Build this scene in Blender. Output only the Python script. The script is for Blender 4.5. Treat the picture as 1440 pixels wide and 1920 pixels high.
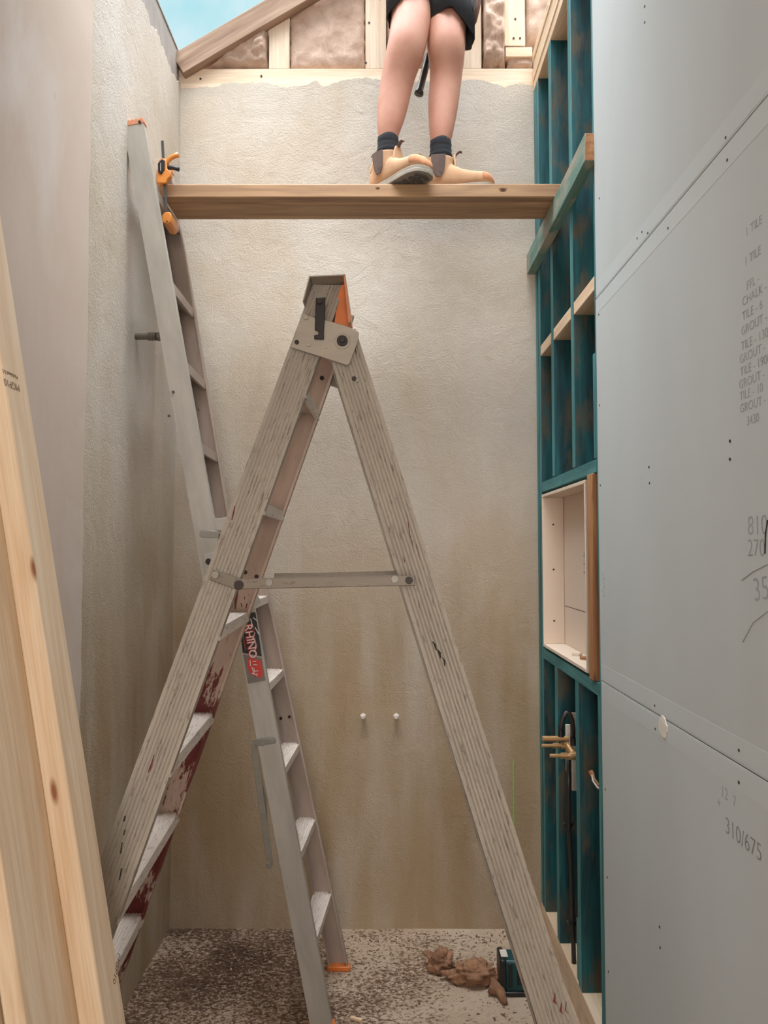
import bpy, bmesh, math, random
from mathutils import Vector, Matrix, noise
random.seed(7)
V = Vector
SC = bpy.context.scene
for o in list(bpy.data.objects): bpy.data.objects.remove(o)

# ------------------------------------------------------------------ camera
F = 1440.0; EYE = 1.63; PITCH = math.atan(70/1440.0); YAW = math.atan(3/1440.0)
cam_d = bpy.data.cameras.new('camera'); cam = bpy.data.objects.new('camera', cam_d)
SC.collection.objects.link(cam); SC.camera = cam
cam_d.sensor_fit = 'VERTICAL'; cam_d.sensor_height = 36; cam_d.lens = 36*F/1920; cam_d.clip_start = 0.02
CM = Matrix.Translation((0, 0, EYE)) @ Matrix.Rotation(YAW, 4, 'Z') @ Matrix.Rotation(math.pi/2+PITCH, 4, 'X')
cam.matrix_world = CM

# ------------------------------------------------------------------ world: partly cloudy sky, bright hazy overhead
W = bpy.data.worlds.new('World'); SC.world = W; W.use_nodes = True
nt = W.node_tree; N = nt.nodes; L = nt.links; N.clear()
out = N.new('ShaderNodeOutputWorld'); bg = N.new('ShaderNodeBackground'); L.new(bg.outputs[0], out.inputs[0])
tc = N.new('ShaderNodeTexCoord'); sep = N.new('ShaderNodeSeparateXYZ'); L.new(tc.outputs['Generated'], sep.inputs[0])
nz = N.new('ShaderNodeTexNoise'); nz.inputs['Scale'].default_value = 3.4; nz.inputs['Detail'].default_value = 5; nz.inputs['Roughness'].default_value = .5
mp = N.new('ShaderNodeMapping'); mp.inputs['Location'].default_value = (0.35, 0.2, 0.15); L.new(tc.outputs['Generated'], mp.inputs[0]); L.new(mp.outputs[0], nz.inputs['Vector'])
cr = N.new('ShaderNodeValToRGB'); L.new(nz.outputs[0], cr.inputs[0])
cr.color_ramp.elements[0].position = .36; cr.color_ramp.elements[0].color = (.36, .70, .78, 1)
cr.color_ramp.elements[1].position = .52; cr.color_ramp.elements[1].color = (.84, .90, .92, 1)
hi = N.new('ShaderNodeMapRange'); L.new(sep.outputs['Z'], hi.inputs['Value'])
hi.inputs['From Min'].default_value = .60; hi.inputs['From Max'].default_value = .92
hi.inputs['To Min'].default_value = 0; hi.inputs['To Max'].default_value = 1
mx = N.new('ShaderNodeMix'); mx.data_type = 'RGBA'; L.new(hi.outputs[0], mx.inputs[0]); L.new(cr.outputs[0], mx.inputs[6])
mx.inputs[7].default_value = (11.4, 12.2, 12.9, 1)
L.new(mx.outputs[2], bg.inputs[0]); bg.inputs[1].default_value = 1.0

# ------------------------------------------------------------------ unseen fill lamp added behind the camera, and a hazy sun
def area(name, loc, rot, sx, sy, power, col):
    d = bpy.data.lights.new(name, 'AREA'); d.shape = 'RECTANGLE'; d.size = sx; d.size_y = sy; d.energy = power; d.color = col
    o = bpy.data.objects.new(name, d); SC.collection.objects.link(o); o.location = loc; o.rotation_euler = rot; return o
area('rear_fill_lamp', (0.1, -2.2, 1.7), (math.radians(90), 0, 0), 1.5, 2.0, 72, (1, .93, .86))
sun_d = bpy.data.lights.new('hazy_sun', 'SUN'); sun_d.energy = 1.3; sun_d.angle = math.radians(25); sun_d.color = (1, .97, .93)
sun = bpy.data.objects.new('hazy_sun', sun_d); SC.collection.objects.link(sun); sun.rotation_euler = (math.radians(24), math.radians(-6), 0)

vs = SC.view_settings; vs.view_transform = 'Standard'; vs.look = 'None'; vs.gamma = 1; vs.use_curve_mapping = False
vs.exposure = 0.12

# ------------------------------------------------------------------ pixel rays (only to read real positions off the photograph)
R3 = CM.to_3x3(); E0 = V((0, 0, EYE))
def ray(u, v): return R3 @ V(((u-720)/F, (960-v)/F, -1))
def aY(u, v, Y): d = ray(u, v); return E0 + d*(Y/d.y)
def aX(u, v, X): d = ray(u, v); return E0 + d*(X/d.x)
def aZ(u, v, Z): d = ray(u, v); return E0 + d*((Z-EYE)/d.z)

# ------------------------------------------------------------------ helpers
def lin(c): return tuple(((x/255)/12.92 if x/255 <= .04045 else ((x/255+.055)/1.055)**2.4) for x in c) + (1,)
def link(o): SC.collection.objects.link(o); return o
def wm(o):
    m = o.matrix_basis.copy()
    return (wm(o.parent) @ m) if o.parent else m
def put(o, M, parent=None):
    if parent: o.parent = parent; o.matrix_basis = wm(parent).inverted() @ M
    else: o.matrix_basis = M
    return o
def thing(name, label, cat, loc=(0, 0, 0), group=None, kind=None):
    o = bpy.data.objects.new(name, None); o.empty_display_size = .05; link(o); o.matrix_basis = Matrix.Translation(loc)
    return tag(o, label, cat, group, kind)
def tag(o, label=None, cat=None, group=None, kind=None):
    if label: o['label'] = label
    if cat: o['category'] = cat
    if group: o['group'] = group
    if kind: o['kind'] = kind
    return o
def frame(p0, p1, up=(0, 0, 1)):
    p0 = V(p0); x = (V(p1)-p0).normalized(); z = V(up); z = (z - x*z.dot(x)).normalized(); y = z.cross(x)
    M = Matrix((x, y, z)).transposed().to_4x4(); M.translation = p0; return M

class MB:
    def __init__(s): s.v = []; s.f = []
    def add(s, vs, fs, M=None):
        n = len(s.v); s.v += [(M @ V(p)) if M else V(p) for p in vs]; s.f += [[i+n for i in f] for f in fs]; return s
    def box(s, a, b, M=None):
        x0, y0, z0 = a; x1, y1, z1 = b
        return s.add([(x0,y0,z0),(x1,y0,z0),(x1,y1,z0),(x0,y1,z0),(x0,y0,z1),(x1,y0,z1),(x1,y1,z1),(x0,y1,z1)],
                     [(3,2,1,0),(4,5,6,7),(0,1,5,4),(1,2,6,5),(2,3,7,6),(3,0,4,7)], M)
    def loft(s, rings, cap=True, M=None, closed=True):
        n = len(rings[0]); vs = [p for r in rings for p in r]; fs = []
        for i in range(len(rings)-1):
            for j in range(n if closed else n-1):
                k = (j+1) % n; fs.append((i*n+j, i*n+k, (i+1)*n+k, (i+1)*n+j))
        if cap and closed: fs.append(tuple(range(n))[::-1]); fs.append(tuple((len(rings)-1)*n+j for j in range(n)))
        return s.add(vs, fs, M)
    def tube(s, pts, r, seg=12, M=None, cap=True):
        pts = [V(p) for p in pts]; rs = r if isinstance(r, (list, tuple)) else [r]*len(pts); rings = []
        t0 = (pts[1]-pts[0]).normalized(); ref = V((0, 0, 1)) if abs(t0.z) < .9 else V((1, 0, 0))
        a = (ref - t0*ref.dot(t0)).normalized()
        for i, p in enumerate(pts):
            t = (pts[min(i+1, len(pts)-1)]-pts[max(i-1, 0)]).normalized()
            a = (a - t*a.dot(t)).normalized(); b = t.cross(a)
            rings.append([p + (a*math.cos(q)+b*math.sin(q))*rs[i] for q in [2*math.pi*k/seg for k in range(seg)]])
        return s.loft(rings, cap, M)
    def prism(s, poly, h0, h1, M=None):   # poly in local x,y ; extruded along local z
        n = len(poly)
        return s.add([(x, y, h0) for x, y in poly]+[(x, y, h1) for x, y in poly],
                     [tuple(range(n))[::-1], tuple(range(n, 2*n))]+[(i, (i+1) % n, n+(i+1) % n, n+i) for i in range(n)], M)
    def build(s, name, mat, parent=None, bevel=0, smooth=False, M=None, origin=None, seg=2):
        if M is None:
            if origin is None:
                xs = [p.x for p in s.v]; ys = [p.y for p in s.v]; zs = [p.z for p in s.v]
                origin = V(((min(xs)+max(xs))/2, (min(ys)+max(ys))/2, min(zs)))
            vs = [p-V(origin) for p in s.v]; M = Matrix.Translation(origin)
        else: vs = s.v
        me = bpy.data.meshes.new(name); me.from_pydata([tuple(p) for p in vs], [], s.f)
        bm = bmesh.new(); bm.from_mesh(me); bmesh.ops.recalc_face_normals(bm, faces=bm.faces)
        bm.to_mesh(me); bm.free()
        if mat: me.materials.append(mat)
        if smooth:
            for p in me.polygons: p.use_smooth = True
        o = link(bpy.data.objects.new(name, me)); put(o, M, parent)
        if bevel:
            m = o.modifiers.new('bevel', 'BEVEL'); m.width = bevel; m.segments = seg; m.limit_method = 'ANGLE'; m.angle_limit = math.radians(40)
            for p in me.polygons: p.use_smooth = True
            try: me.set_sharp_from_angle(angle=math.radians(50))
            except Exception: pass
        return o
def beam(name, p0, p1, w, h, mat, parent=None, up=(0, 0, 1), bevel=.002):
    """board: runs p0 -> p1, w across (local y), h along up (local z), centred on the axis"""
    Lg = (V(p1)-V(p0)).length
    return MB().box((0, -w/2, -h/2), (Lg, w/2, h/2)).build(name, mat, parent, bevel, M=frame(p0, p1, up))
def disc(name, c, n, r, t, mat, parent, seg=16, bevel=0):
    n = V(n).normalized(); c = V(c)
    return MB().tube([c - n*t*.3, c + n*t*.7], r, seg).build(name, mat, parent, bevel, smooth=False)
def cyl(p0, p1, r, seg=16): return MB().tube([p0, p1], r, seg)

# ------------------------------------------------------------------ materials
def mat(name, base=(.5, .5, .5, 1), rough=.6, metal=0):
    m = bpy.data.materials.new(name); m.use_nodes = True; b = m.node_tree.nodes['Principled BSDF']
    b.inputs['Base Color'].default_value = base; b.inputs['Roughness'].default_value = rough; b.inputs['Metallic'].default_value = metal
    return m, m.node_tree.nodes, m.node_tree.links, b
def flat(name, c, rough=.6, metal=0, spec=None):
    m, n, l, b = mat(name, lin(c), rough, metal)
    nz = noise_node(n, l, coords(n, l, (1, 1, 1)), 14, 5)
    mixin(n, l, b, nz, lin(c), tuple(x*.80 for x in lin(c)[:3])+(1,)); return m
def coords(n, l, scale, rnd=True):
    t = n.new('ShaderNodeTexCoord'); mp = n.new('ShaderNodeMapping'); mp.inputs['Scale'].default_value = scale
    if rnd:
        oi = n.new('ShaderNodeObjectInfo'); mu = n.new('ShaderNodeMath'); mu.operation = 'MULTIPLY'; mu.inputs[1].default_value = 17.3
        l.new(oi.outputs['Random'], mu.inputs[0])
        ad = n.new('ShaderNodeVectorMath'); ad.operation = 'ADD'; l.new(t.outputs['Object'], mp.inputs[0])
        l.new(mp.outputs[0], ad.inputs[0]); l.new(mu.outputs[0], ad.inputs[1]); return ad.outputs[0]
    l.new(t.outputs['Object'], mp.inputs[0]); return mp.outputs[0]
def noise_node(n, l, vec, scale, detail=4, rough=.5, dist=0):
    z = n.new('ShaderNodeTexNoise'); z.inputs['Scale'].default_value = scale; z.inputs['Detail'].default_value = detail
    z.inputs['Roughness'].default_value = rough; z.inputs['Distortion'].default_value = dist; l.new(vec, z.inputs['Vector']); return z.outputs[0]
def ramp(n, l, fac, stops):
    r = n.new('ShaderNodeValToRGB'); l.new(fac, r.inputs[0]); e = r.color_ramp.elements
    while len(e) < len(stops): e.new(.5)
    for i, (p, c) in enumerate(stops): e[i].position = p; e[i].color = c
    return r.outputs[0]
def mixc(n, l, fac, a, b, mode='MIX'):
    m = n.new('ShaderNodeMix'); m.data_type = 'RGBA'; m.blend_type = mode
    for s, val in ((0, fac), (6, a), (7, b)):
        if hasattr(val, 'is_linked'): l.new(val, m.inputs[s])
        else: m.inputs[s].default_value = val
    return m.outputs[2]
def mixin(n, l, b, fac, c0, c1, p0=.35, p1=.65):
    l.new(ramp(n, l, fac, [(p0, c0), (p1, c1)]), b.inputs['Base Color'])
def bump(n, l, b, h, strength=.4, dist=.002, prev=None):
    k = n.new('ShaderNodeBump'); k.inputs['Strength'].default_value = strength; k.inputs['Distance'].default_value = dist
    l.new(h, k.inputs['Height'])
    if prev is not None: l.new(prev, k.inputs['Normal'])
    l.new(k.outputs[0], b.inputs['Normal']); return k.outputs[0]
G = lambda x: (x, x, x, 1)

def m_wood(name, c_light, c_dark, knots=None, rough=.65, contrast=(.36, .66), kn=.085):
    m, n, l, b = mat(name, rough=rough)
    g = noise_node(n, l, coords(n, l, (.9, 13, 13)), 2.2, 6, .55, .9)
    c = ramp(n, l, g, [(contrast[0], lin(c_light)), (contrast[1], lin(c_dark))])
    s = noise_node(n, l, coords(n, l, (3, 160, 160)), 2, 3)
    c = mixc(n, l, .35, c, ramp(n, l, s, [(.35, G(.70)), (.6, G(1))]), 'MULTIPLY')
    if knots:
        vo = n.new('ShaderNodeTexVoronoi'); vo.inputs['Scale'].default_value = 1; l.new(coords(n, l, (2.6, 9, 9)), vo.inputs['Vector'])
        k = ramp(n, l, vo.outputs['Distance'], [(kn*.6, G(1)), (kn*1.7, G(0))])
        c = mixc(n, l, k, c, lin(knots))
    oi = n.new('ShaderNodeObjectInfo'); v = n.new('ShaderNodeMapRange'); l.new(oi.outputs['Random'], v.inputs[0]); v.inputs['To Min'].default_value = .86; v.inputs['To Max'].default_value = 1.06
    c = mixc(n, l, 1.0, c, v.outputs[0], 'MULTIPLY')
    l.new(c, b.inputs['Base Color']); bump(n, l, b, s, .25, .001); return m
PINE = m_wood('pine', (240, 216, 186), (224, 190, 152), (148, 92, 54), .6, kn=.045)
PINE_PALE = m_wood('pine_pale', (236, 214, 190), (216, 186, 156), (140, 100, 66), .7, kn=.06)
PINE_BROWN = m_wood('pine_brown', (186, 136, 92), (150, 98, 60), (90, 52, 30), .65)
PLANK = m_wood('plank_wood', (182, 144, 106), (146, 110, 80), (58, 36, 22), .7, kn=.05)
RAFTER = m_wood('old_rafter', (170, 142, 120), (120, 92, 74), (100, 70, 52), .85)

def m_teal(name, a=(20, 98, 104), d=(6, 54, 62), br=(92, 82, 66), thr=.50):
    m, n, l, b = mat(name, rough=.6)
    g = noise_node(n, l, coords(n, l, (1.2, 9, 9)), 2.4, 5, .6, .4)
    c = ramp(n, l, g, [(.35, lin(a)), (.65, lin(d))])
    p = noise_node(n, l, coords(n, l, (1.6, 4, 4)), 2.6, 6, .62, .3)
    c = mixc(n, l, ramp(n, l, p, [(thr-.03, G(0)), (thr+.10, G(.85))]), c, lin(br))
    s = noise_node(n, l, coords(n, l, (3, 150, 150)), 2, 3)
    c = mixc(n, l, .5, c, ramp(n, l, s, [(.35, G(.55)), (.6, G(1))]), 'MULTIPLY')
    l.new(c, b.inputs['Base Color']); bump(n, l, b, s, .3, .001); return m
TEAL = m_teal('teal_treated_pine'); TEAL_PALE_LIT = m_teal('teal_pale_lit', (74, 144, 146), (36, 108, 114), thr=.66)
TEAL_WORN = m_teal('teal_worn', (118, 150, 138), (70, 118, 112), (168, 158, 138), .48)

def m_render():
    m, n, l, b = mat('cement_render', rough=.93)
    big = noise_node(n, l, coords(n, l, (1, 1, .55), False), 1.7, 5, .6, .3)
    c = ramp(n, l, big, [(.30, lin((200, 193, 183))), (.48, lin((194, 183, 170))), (.62, lin((186, 172, 154))), (.75, lin((172, 157, 136)))])
    # shade painted into the lower wall, broken up by tan stain streaks
    st = noise_node(n, l, coords(n, l, (3.2, 3.2, .5), False), 2, 4, .5, .2)
    t = n.new('ShaderNodeTexCoord'); sp = n.new('ShaderNodeSeparateXYZ'); l.new(t.outputs['Object'], sp.inputs[0])
    mr = n.new('ShaderNodeMapRange'); l.new(sp.outputs['Z'], mr.inputs[0])
    mr.inputs['From Min'].default_value = 2.3; mr.inputs['From Max'].default_value = 1.0
    mu = n.new('ShaderNodeMath'); mu.operation = 'MULTIPLY'; l.new(mr.outputs[0], mu.inputs[0]); l.new(ramp(n, l, st, [(.3, G(.45)), (.6, G(1))]), mu.inputs[1])
    c = mixc(n, l, mu.outputs[0], c, lin((218, 200, 172)), 'MULTIPLY')
    l.new(c, b.inputs['Base Color'])
    f = noise_node(n, l, coords(n, l, (1, 1, 1), False), 150, 3, .6)
    k = bump(n, l, b, f, .75, .004)
    f2 = noise_node(n, l, coords(n, l, (1, 1, 1), False), 9, 5, .6, .8); bump(n, l, b, f2, .45, .012, k); return m
RENDER = m_render()
def m_plaster():
    m, n, l, b = mat('old_plaster', rough=.8)
    g = noise_node(n, l, coords(n, l, (1, 1, .4), False), 2.2, 6, .6, .8)
    c = ramp(n, l, g, [(.3, lin((202, 184, 170))), (.5, lin((194, 175, 160))), (.7, lin((208, 196, 186)))])
    s = noise_node(n, l, coords(n, l, (1, 12, 2.4), False), 3.2, 6, .7, .3)
    c = mixc(n, l, ramp(n, l, s, [(.66, G(0)), (.72, G(.6))]), c, lin((150, 134, 118)))
    l.new(c, b.inputs['Base Color']); bump(n, l, b, noise_node(n, l, coords(n, l, (1, 1, 1), False), 6, 6, .6), .3, .006); return m
PLASTER = m_plaster()
def m_board():
    m, n, l, b = mat('plasterboard', rough=.62)
    g = noise_node(n, l, coords(n, l, (1, 1.2, .5), False), 1.4, 4, .5, .4)
    l.new(ramp(n, l, g, [(.3, lin((194, 201, 202))), (.7, lin((184, 190, 188)))]), b.inputs['Base Color'])
    bump(n, l, b, noise_node(n, l, coords(n, l, (1, 1, 1), False), 260, 2), .1, .0005); return m
BOARD = m_board()
BOARD_BAND = mat('board_taper_band', lin((194, 201, 201)), .65)[0]
CORE = flat('gypsum_core', (236, 230, 218), .95)
GROOVE = flat('joint_gap', (88, 86, 84), .9)
PENCIL = flat('pencil_mark', (142, 146, 148), .8)
PENCIL_W = flat('pencil_mark_faint', (160, 165, 166), .8)
CREAM = mat('fibre_cement_cream', lin((222, 204, 186)), .8)[0]
def m_floor():
    m, n, l, b = mat('dusty_slab', rough=.95)
    g = noise_node(n, l, coords(n, l, (1, 1, 1), False), 2.2, 4, .6, .4)
    base = ramp(n, l, g, [(.35, lin((208, 188, 166))), (.65, lin((184, 160, 136)))])
    d = noise_node(n, l, coords(n, l, (1, 1.5, 1), False), 55, 8, .75, .6)
    amt = noise_node(n, l, coords(n, l, (1, 1, 1), False), 2.6, 3, .5, .3)
    t = n.new('ShaderNodeTexCoord'); sp = n.new('ShaderNodeSeparateXYZ'); l.new(t.outputs['Object'], sp.inputs[0])
    mr = n.new('ShaderNodeMapRange'); l.new(sp.outputs['X'], mr.inputs[0]); mr.inputs['From Min'].default_value = .35; mr.inputs['From Max'].default_value = -.35
    mr.inputs['To Min'].default_value = -.05; mr.inputs['To Max'].default_value = .09
    a1 = n.new('ShaderNodeMath'); a1.operation = 'ADD'; l.new(d, a1.inputs[0]); l.new(mr.outputs[0], a1.inputs[1])
    a2 = n.new('ShaderNodeMath'); a2.operation = 'MULTIPLY_ADD'; l.new(amt, a2.inputs[0]); a2.inputs[1].default_value = .35; l.new(a1.outputs[0], a2.inputs[2])
    k = ramp(n, l, a2.outputs[0], [(.68, G(0)), (.76, G(1))])
    c = mixc(n, l, k, base, lin((112, 82, 60)))
    k2 = ramp(n, l, a2.outputs[0], [(.80, G(0)), (.87, G(1))]); c = mixc(n, l, k2, c, lin((58, 42, 34)))
    l.new(c, b.inputs['Base Color']); bump(n, l, b, d, .8, .008); return m
FLOOR = m_floor()
def m_alu(name, c, grime=(92, 80, 68), amt=.58, metal=.35, rough=.48, red=None, redc=(104, 34, 28), run=False):
    m, n, l, b = mat(name, rough=rough, metal=metal)
    g = noise_node(n, l, coords(n, l, (2, 8, 8)), 2.5, 5, .6, .3)
    cc = ramp(n, l, g, [(.3, lin(c)), (.7, tuple(x*.78 for x in lin(c)[:3])+(1,))])
    s = noise_node(n, l, coords(n, l, (9, 70, 70)), 3, 7, .7, .4)
    cc = mixc(n, l, ramp(n, l, s, [(amt, G(0)), (amt+.08, G(.8))]), cc, lin(grime))
    if red:
        r = noise_node(n, l, coords(n, l, (7, 26, 26)), 2.6, 8, .72, .3)
        big = noise_node(n, l, coords(n, l, (2.4, 2.4, 2.4)), 1.6, 2)
        ad = n.new('ShaderNodeMath'); ad.operation = 'MULTIPLY_ADD'; l.new(big, ad.inputs[0]); ad.inputs[1].default_value = .9; l.new(r, ad.inputs[2])
        if run:    # the paint was spilled over the lower bays only
            t = n.new('ShaderNodeTexCoord'); sp = n.new('ShaderNodeSeparateXYZ'); l.new(t.outputs['Object'], sp.inputs[0])
            mr = n.new('ShaderNodeMapRange'); l.new(sp.outputs['X'], mr.inputs[0]); mr.inputs['From Min'].default_value = 1.15; mr.inputs['From Max'].default_value = 1.65
            mr.inputs['To Min'].default_value = .16; mr.inputs['To Max'].default_value = -.25
            a3 = n.new('ShaderNodeMath'); a3.operation = 'ADD'; l.new(ad.outputs[0], a3.inputs[0]); l.new(mr.outputs[0], a3.inputs[1]); ad = a3
        hf = n.new('ShaderNodeMath'); hf.operation = 'MULTIPLY'; hf.inputs[1].default_value = .5; l.new(ad.outputs[0], hf.inputs[0])
        cc = mixc(n, l, ramp(n, l, hf.outputs[0], [(red/2, G(0)), (red/2+.012, G(1))]), cc, lin(redc))
    l.new(cc, b.inputs['Base Color']); bump(n, l, b, s, .25, .0008); return m
ALU_FLUTED = m_alu('weathered_fluted_aluminium', (168, 158, 145), (92, 80, 68), .56, .15, .55, 1.24)
ALU_PINK = m_alu('weathered_aluminium_inside', (196, 176, 158), (120, 92, 78), .62, .15, .55, 1.10)
ALU_RED = m_alu('red_splashed_aluminium', (194, 170, 154), (110, 80, 70), .62, .1, .6, 1.08, (104, 36, 32), run=True)
ALU_PLATE = m_alu('hinge_plate_metal', (168, 158, 144), (84, 70, 60), .62, .2, .5, 1.24)
ALU = m_alu('satin_aluminium', (176, 170, 160), (128, 118, 106), .66, .25, .5)
ALU_IN = m_alu('aluminium_inside', (176, 158, 146), (120, 100, 90), .66, .2, .55)
TREAD = m_alu('dusty_tread', (222, 208, 196), (120, 96, 84), .56, .05, .7, 1.18)
STEEL = m_alu('dull_steel', (140, 134, 124), (96, 84, 72), .64, .4, .45)
RUSTY = m_alu('rusty_steel', (126, 116, 104), (80, 60, 48), .58, .4, .5, 1.2)
BLACKMETAL = flat('black_metal', (34, 28, 28), .4, .3)
BOLT = flat('dark_bolt', (44, 30, 26), .5, .3)
ORANGE = flat('orange_plastic', (222, 120, 50), .45)
ORANGE_OLD = flat('faded_orange_plastic', (206, 140, 104), .6)
YORANGE = flat('yellow_orange_plastic', (226, 142, 62), .4)
BLACK = flat('black_plastic', (28, 28, 30), .4)
GREYPL = flat('dark_grey_plastic', (70, 68, 64), .5)
BRASS = flat('raw_brass', (206, 164, 116), .35, .6)
RUBBER = flat('black_rubber_hose', (48, 44, 42), .35)
WHITEPL = flat('white_plastic', (226, 216, 204), .5)
GREYPIPE = flat('grey_metal_pipe', (112, 104, 94), .5, .3)
FASCIA = flat('grey_flashing', (158, 148, 140), .7)
TEALPL = flat('dark_teal_plastic', (14, 72, 76), .4)
REDINK = flat('red_ink', (206, 62, 52), .6)
WHITEINK = flat('white_ink', (224, 216, 208), .6)
STICK_BLACK = flat('black_sticker', (22, 20, 20), .4)
STICK_GREY = flat('grey_sticker', (116, 106, 98), .5)
CLOTH = flat('black_shorts_cloth', (44, 44, 48), .9)
SHIRT = flat('navy_work_shirt', (40, 50, 72), .9)
SOCK = flat('black_sock_knit', (26, 27, 32), .95)
SUEDE = flat('tan_suede', (190, 150, 116), .9)
SUEDE_TOE = flat('worn_orange_toe', (196, 136, 98), .9)
ELASTIC = flat('grey_elastic', (100, 84, 78), .9)
SOLE = flat('grey_rubber_sole', (150, 140, 126), .7)
TREADR = flat('dark_tread', (92, 84, 78), .8)
LEATHER = flat('brown_leather', (112, 72, 56), .7)
HAIR = flat('brown_hair', (70, 48, 34), .8)
mm, n_, l_, b_ = mat('laser_green', lin((40, 200, 30)), .5)
b_.inputs['Emission Color'].default_value = lin((50, 200, 20)); b_.inputs['Emission Strength'].default_value = .3; LASER = mm
def m_skin():
    m, n, l, b = mat('skin', rough=.5)
    g = noise_node(n, l, coords(n, l, (1, 1, 1)), 9, 5, .6)
    l.new(ramp(n, l, g, [(.3, lin((196, 146, 124))), (.7, lin((178, 124, 104)))]), b.inputs['Base Color'])
    b.inputs['Subsurface Weight'].default_value = .08; b.inputs['Subsurface Radius'].default_value = (.02, .008, .004)
    bump(n, l, b, noise_node(n, l, coords(n, l, (1, 1, 1)), 160, 3), .12, .001); return m
SKIN = m_skin()
def m_wool(name, c0, c1):
    m, n, l, b = mat(name, rough=1)
    g = noise_node(n, l, coords(n, l, (1, 1, 1)), 14, 7, .7, .6)
    l.new(ramp(n, l, g, [(.32, lin(c0)), (.66, lin(c1))]), b.inputs['Base Color'])
    wv = n.new('ShaderNodeTexVoronoi'); wv.inputs['Scale'].default_value = 1; wv.inputs['Randomness'].default_value = .45; l.new(coords(n, l, (130, 130, 190), False), wv.inputs['Vector'])
    k = bump(n, l, b, wv.outputs['Distance'], .5, .002)
    bump(n, l, b, noise_node(n, l, coords(n, l, (1, 1, 1)), 60, 5, .7, .8), .5, .004, k)
    return m
WOOL = m_wool('pink_brown_glasswool', (206, 180, 162), (176, 146, 128))
WOOL_DK = m_wool('brown_glasswool', (170, 128, 98), (104, 72, 54))

# ================================================================== THE ROOM
XL, XR, XB, YB, TOP = -.931, .670, .660, 3.385, 3.735
XEND = .80
fl = MB().box((-1.3, -2.6, -.1), (XR+.02, YB+.05, 0)).build('floor', FLOOR, origin=(0, 0, 0)); tag(fl, kind='structure')

def wavy_panel(name, mat_, P, nu, nv, edge, thick, parent=None, wob=.0):
    """P(u,v)->point on the face; edge(u)-> offset of the far v end; back pushed by thick vector"""
    vs, fs = [], []
    for j in range(nv+1):
        for i in range(nu+1): vs.append(V(P(i/nu, j/nv)))
    n = len(vs); vs += [p+V(thick) for p in vs]; w = nu+1
    for j in range(nv):
        for i in range(nu):
            a = j*w+i; fs.append((a, a+1, a+w+1, a+w)); fs.append((n+a, n+a+w, n+a+w+1, n+a+1))
    def side(ix):
        for a, c in zip(ix, ix[1:]): fs.append((a, c, n+c, n+a))
    side(list(range(w))); side([nv*w+i for i in range(w)]); side([j*w for j in range(nv+1)]); side([j*w+nu for j in range(nv+1)])
    o = MB().add(vs, fs).build(name, mat_, parent, smooth=True, origin=(0, 0, 0))
    try: o.data.set_sharp_from_angle(angle=math.radians(45))
    except Exception: pass
    return o
nf = lambda a, b=0, c=0: noise.fractal(V((a, b, c)), 1.0, 2.0, 4)
# back wall: cement render with a ragged top that creeps over the plate
TPX = [(318, 166), (400, 163), (430, 153), (455, 157), (500, 154), (530, 164), (575, 160), (592, 150), (606, 163), (625, 158), (645, 149), (690, 146), (722, 150), (790, 152), (860, 151), (880, 149), (905, 150), (930, 158), (945, 163), (975, 156), (1003, 160), (1030, 160)]
TPW = [(aY(u, v, YB).x, aY(u, v, YB).z) for u, v in TPX]
def topz(x):
    if x <= TPW[0][0]: return TPW[0][1]
    for (a, za), (b, zb) in zip(TPW, TPW[1:]):
        if x <= b: return za + (zb-za)*(x-a)/(b-a)
    return TPW[-1][1]
def pb(u, v):
    x = XL-.12 + u*(XR+.13-XL); top = topz(x) + .005*nf(x*14) + .006*nf(x*40, 3)
    return (x, YB + (.004*nf(x*2, v*5)) + .0, v*top)
wb = wavy_panel('wall_back', RENDER, pb, 260, 60, None, (0, .11, 0)); tag(wb, kind='structure')
# left wall, rendered part
def pl(u, v):
    y = 2.25 + u*(YB+.05-2.25); top = TOP - .01 + .03*nf(y*6, 1) + .022*nf(y*26, 2)
    return (XL + .006*nf(y*3, v*4, 5) , y, v*top)
wl = wavy_panel('wall_left', RENDER, pl, 90, 60, None, (-.12, 0, 0)); tag(wl, kind='structure')
# left wall, smooth old plaster toward the camera, ragged end
def pp(u, v):
    z = v*(TOP-.01); e = 2.345 + .012*nf(z*2.5, 4) + .008*nf(z*14, 9)
    y = -2.6 + u*(e+2.6); return (XL + .007 + (.002*nf(y*2, z*2)), y, z)
wp = wavy_panel('wall_left_plaster', PLASTER, pp, 60, 120, None, (-.16, 0, 0)); wp.name = 'wall_left'; tag(wp, kind='structure')
wr = MB().box((-1.1, -2.7, 0), (1.0, -2.6, 4.0)).build('wall_rear', PLASTER, origin=(0, 0, 0)); tag(wr, kind='structure')

ce = MB().box((-1.2, -2.7, 3.78), (1.2, 1.90, 3.86)).build('ceiling', PLASTER, origin=(0, 0, 0)); tag(ce, kind='structure')
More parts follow.
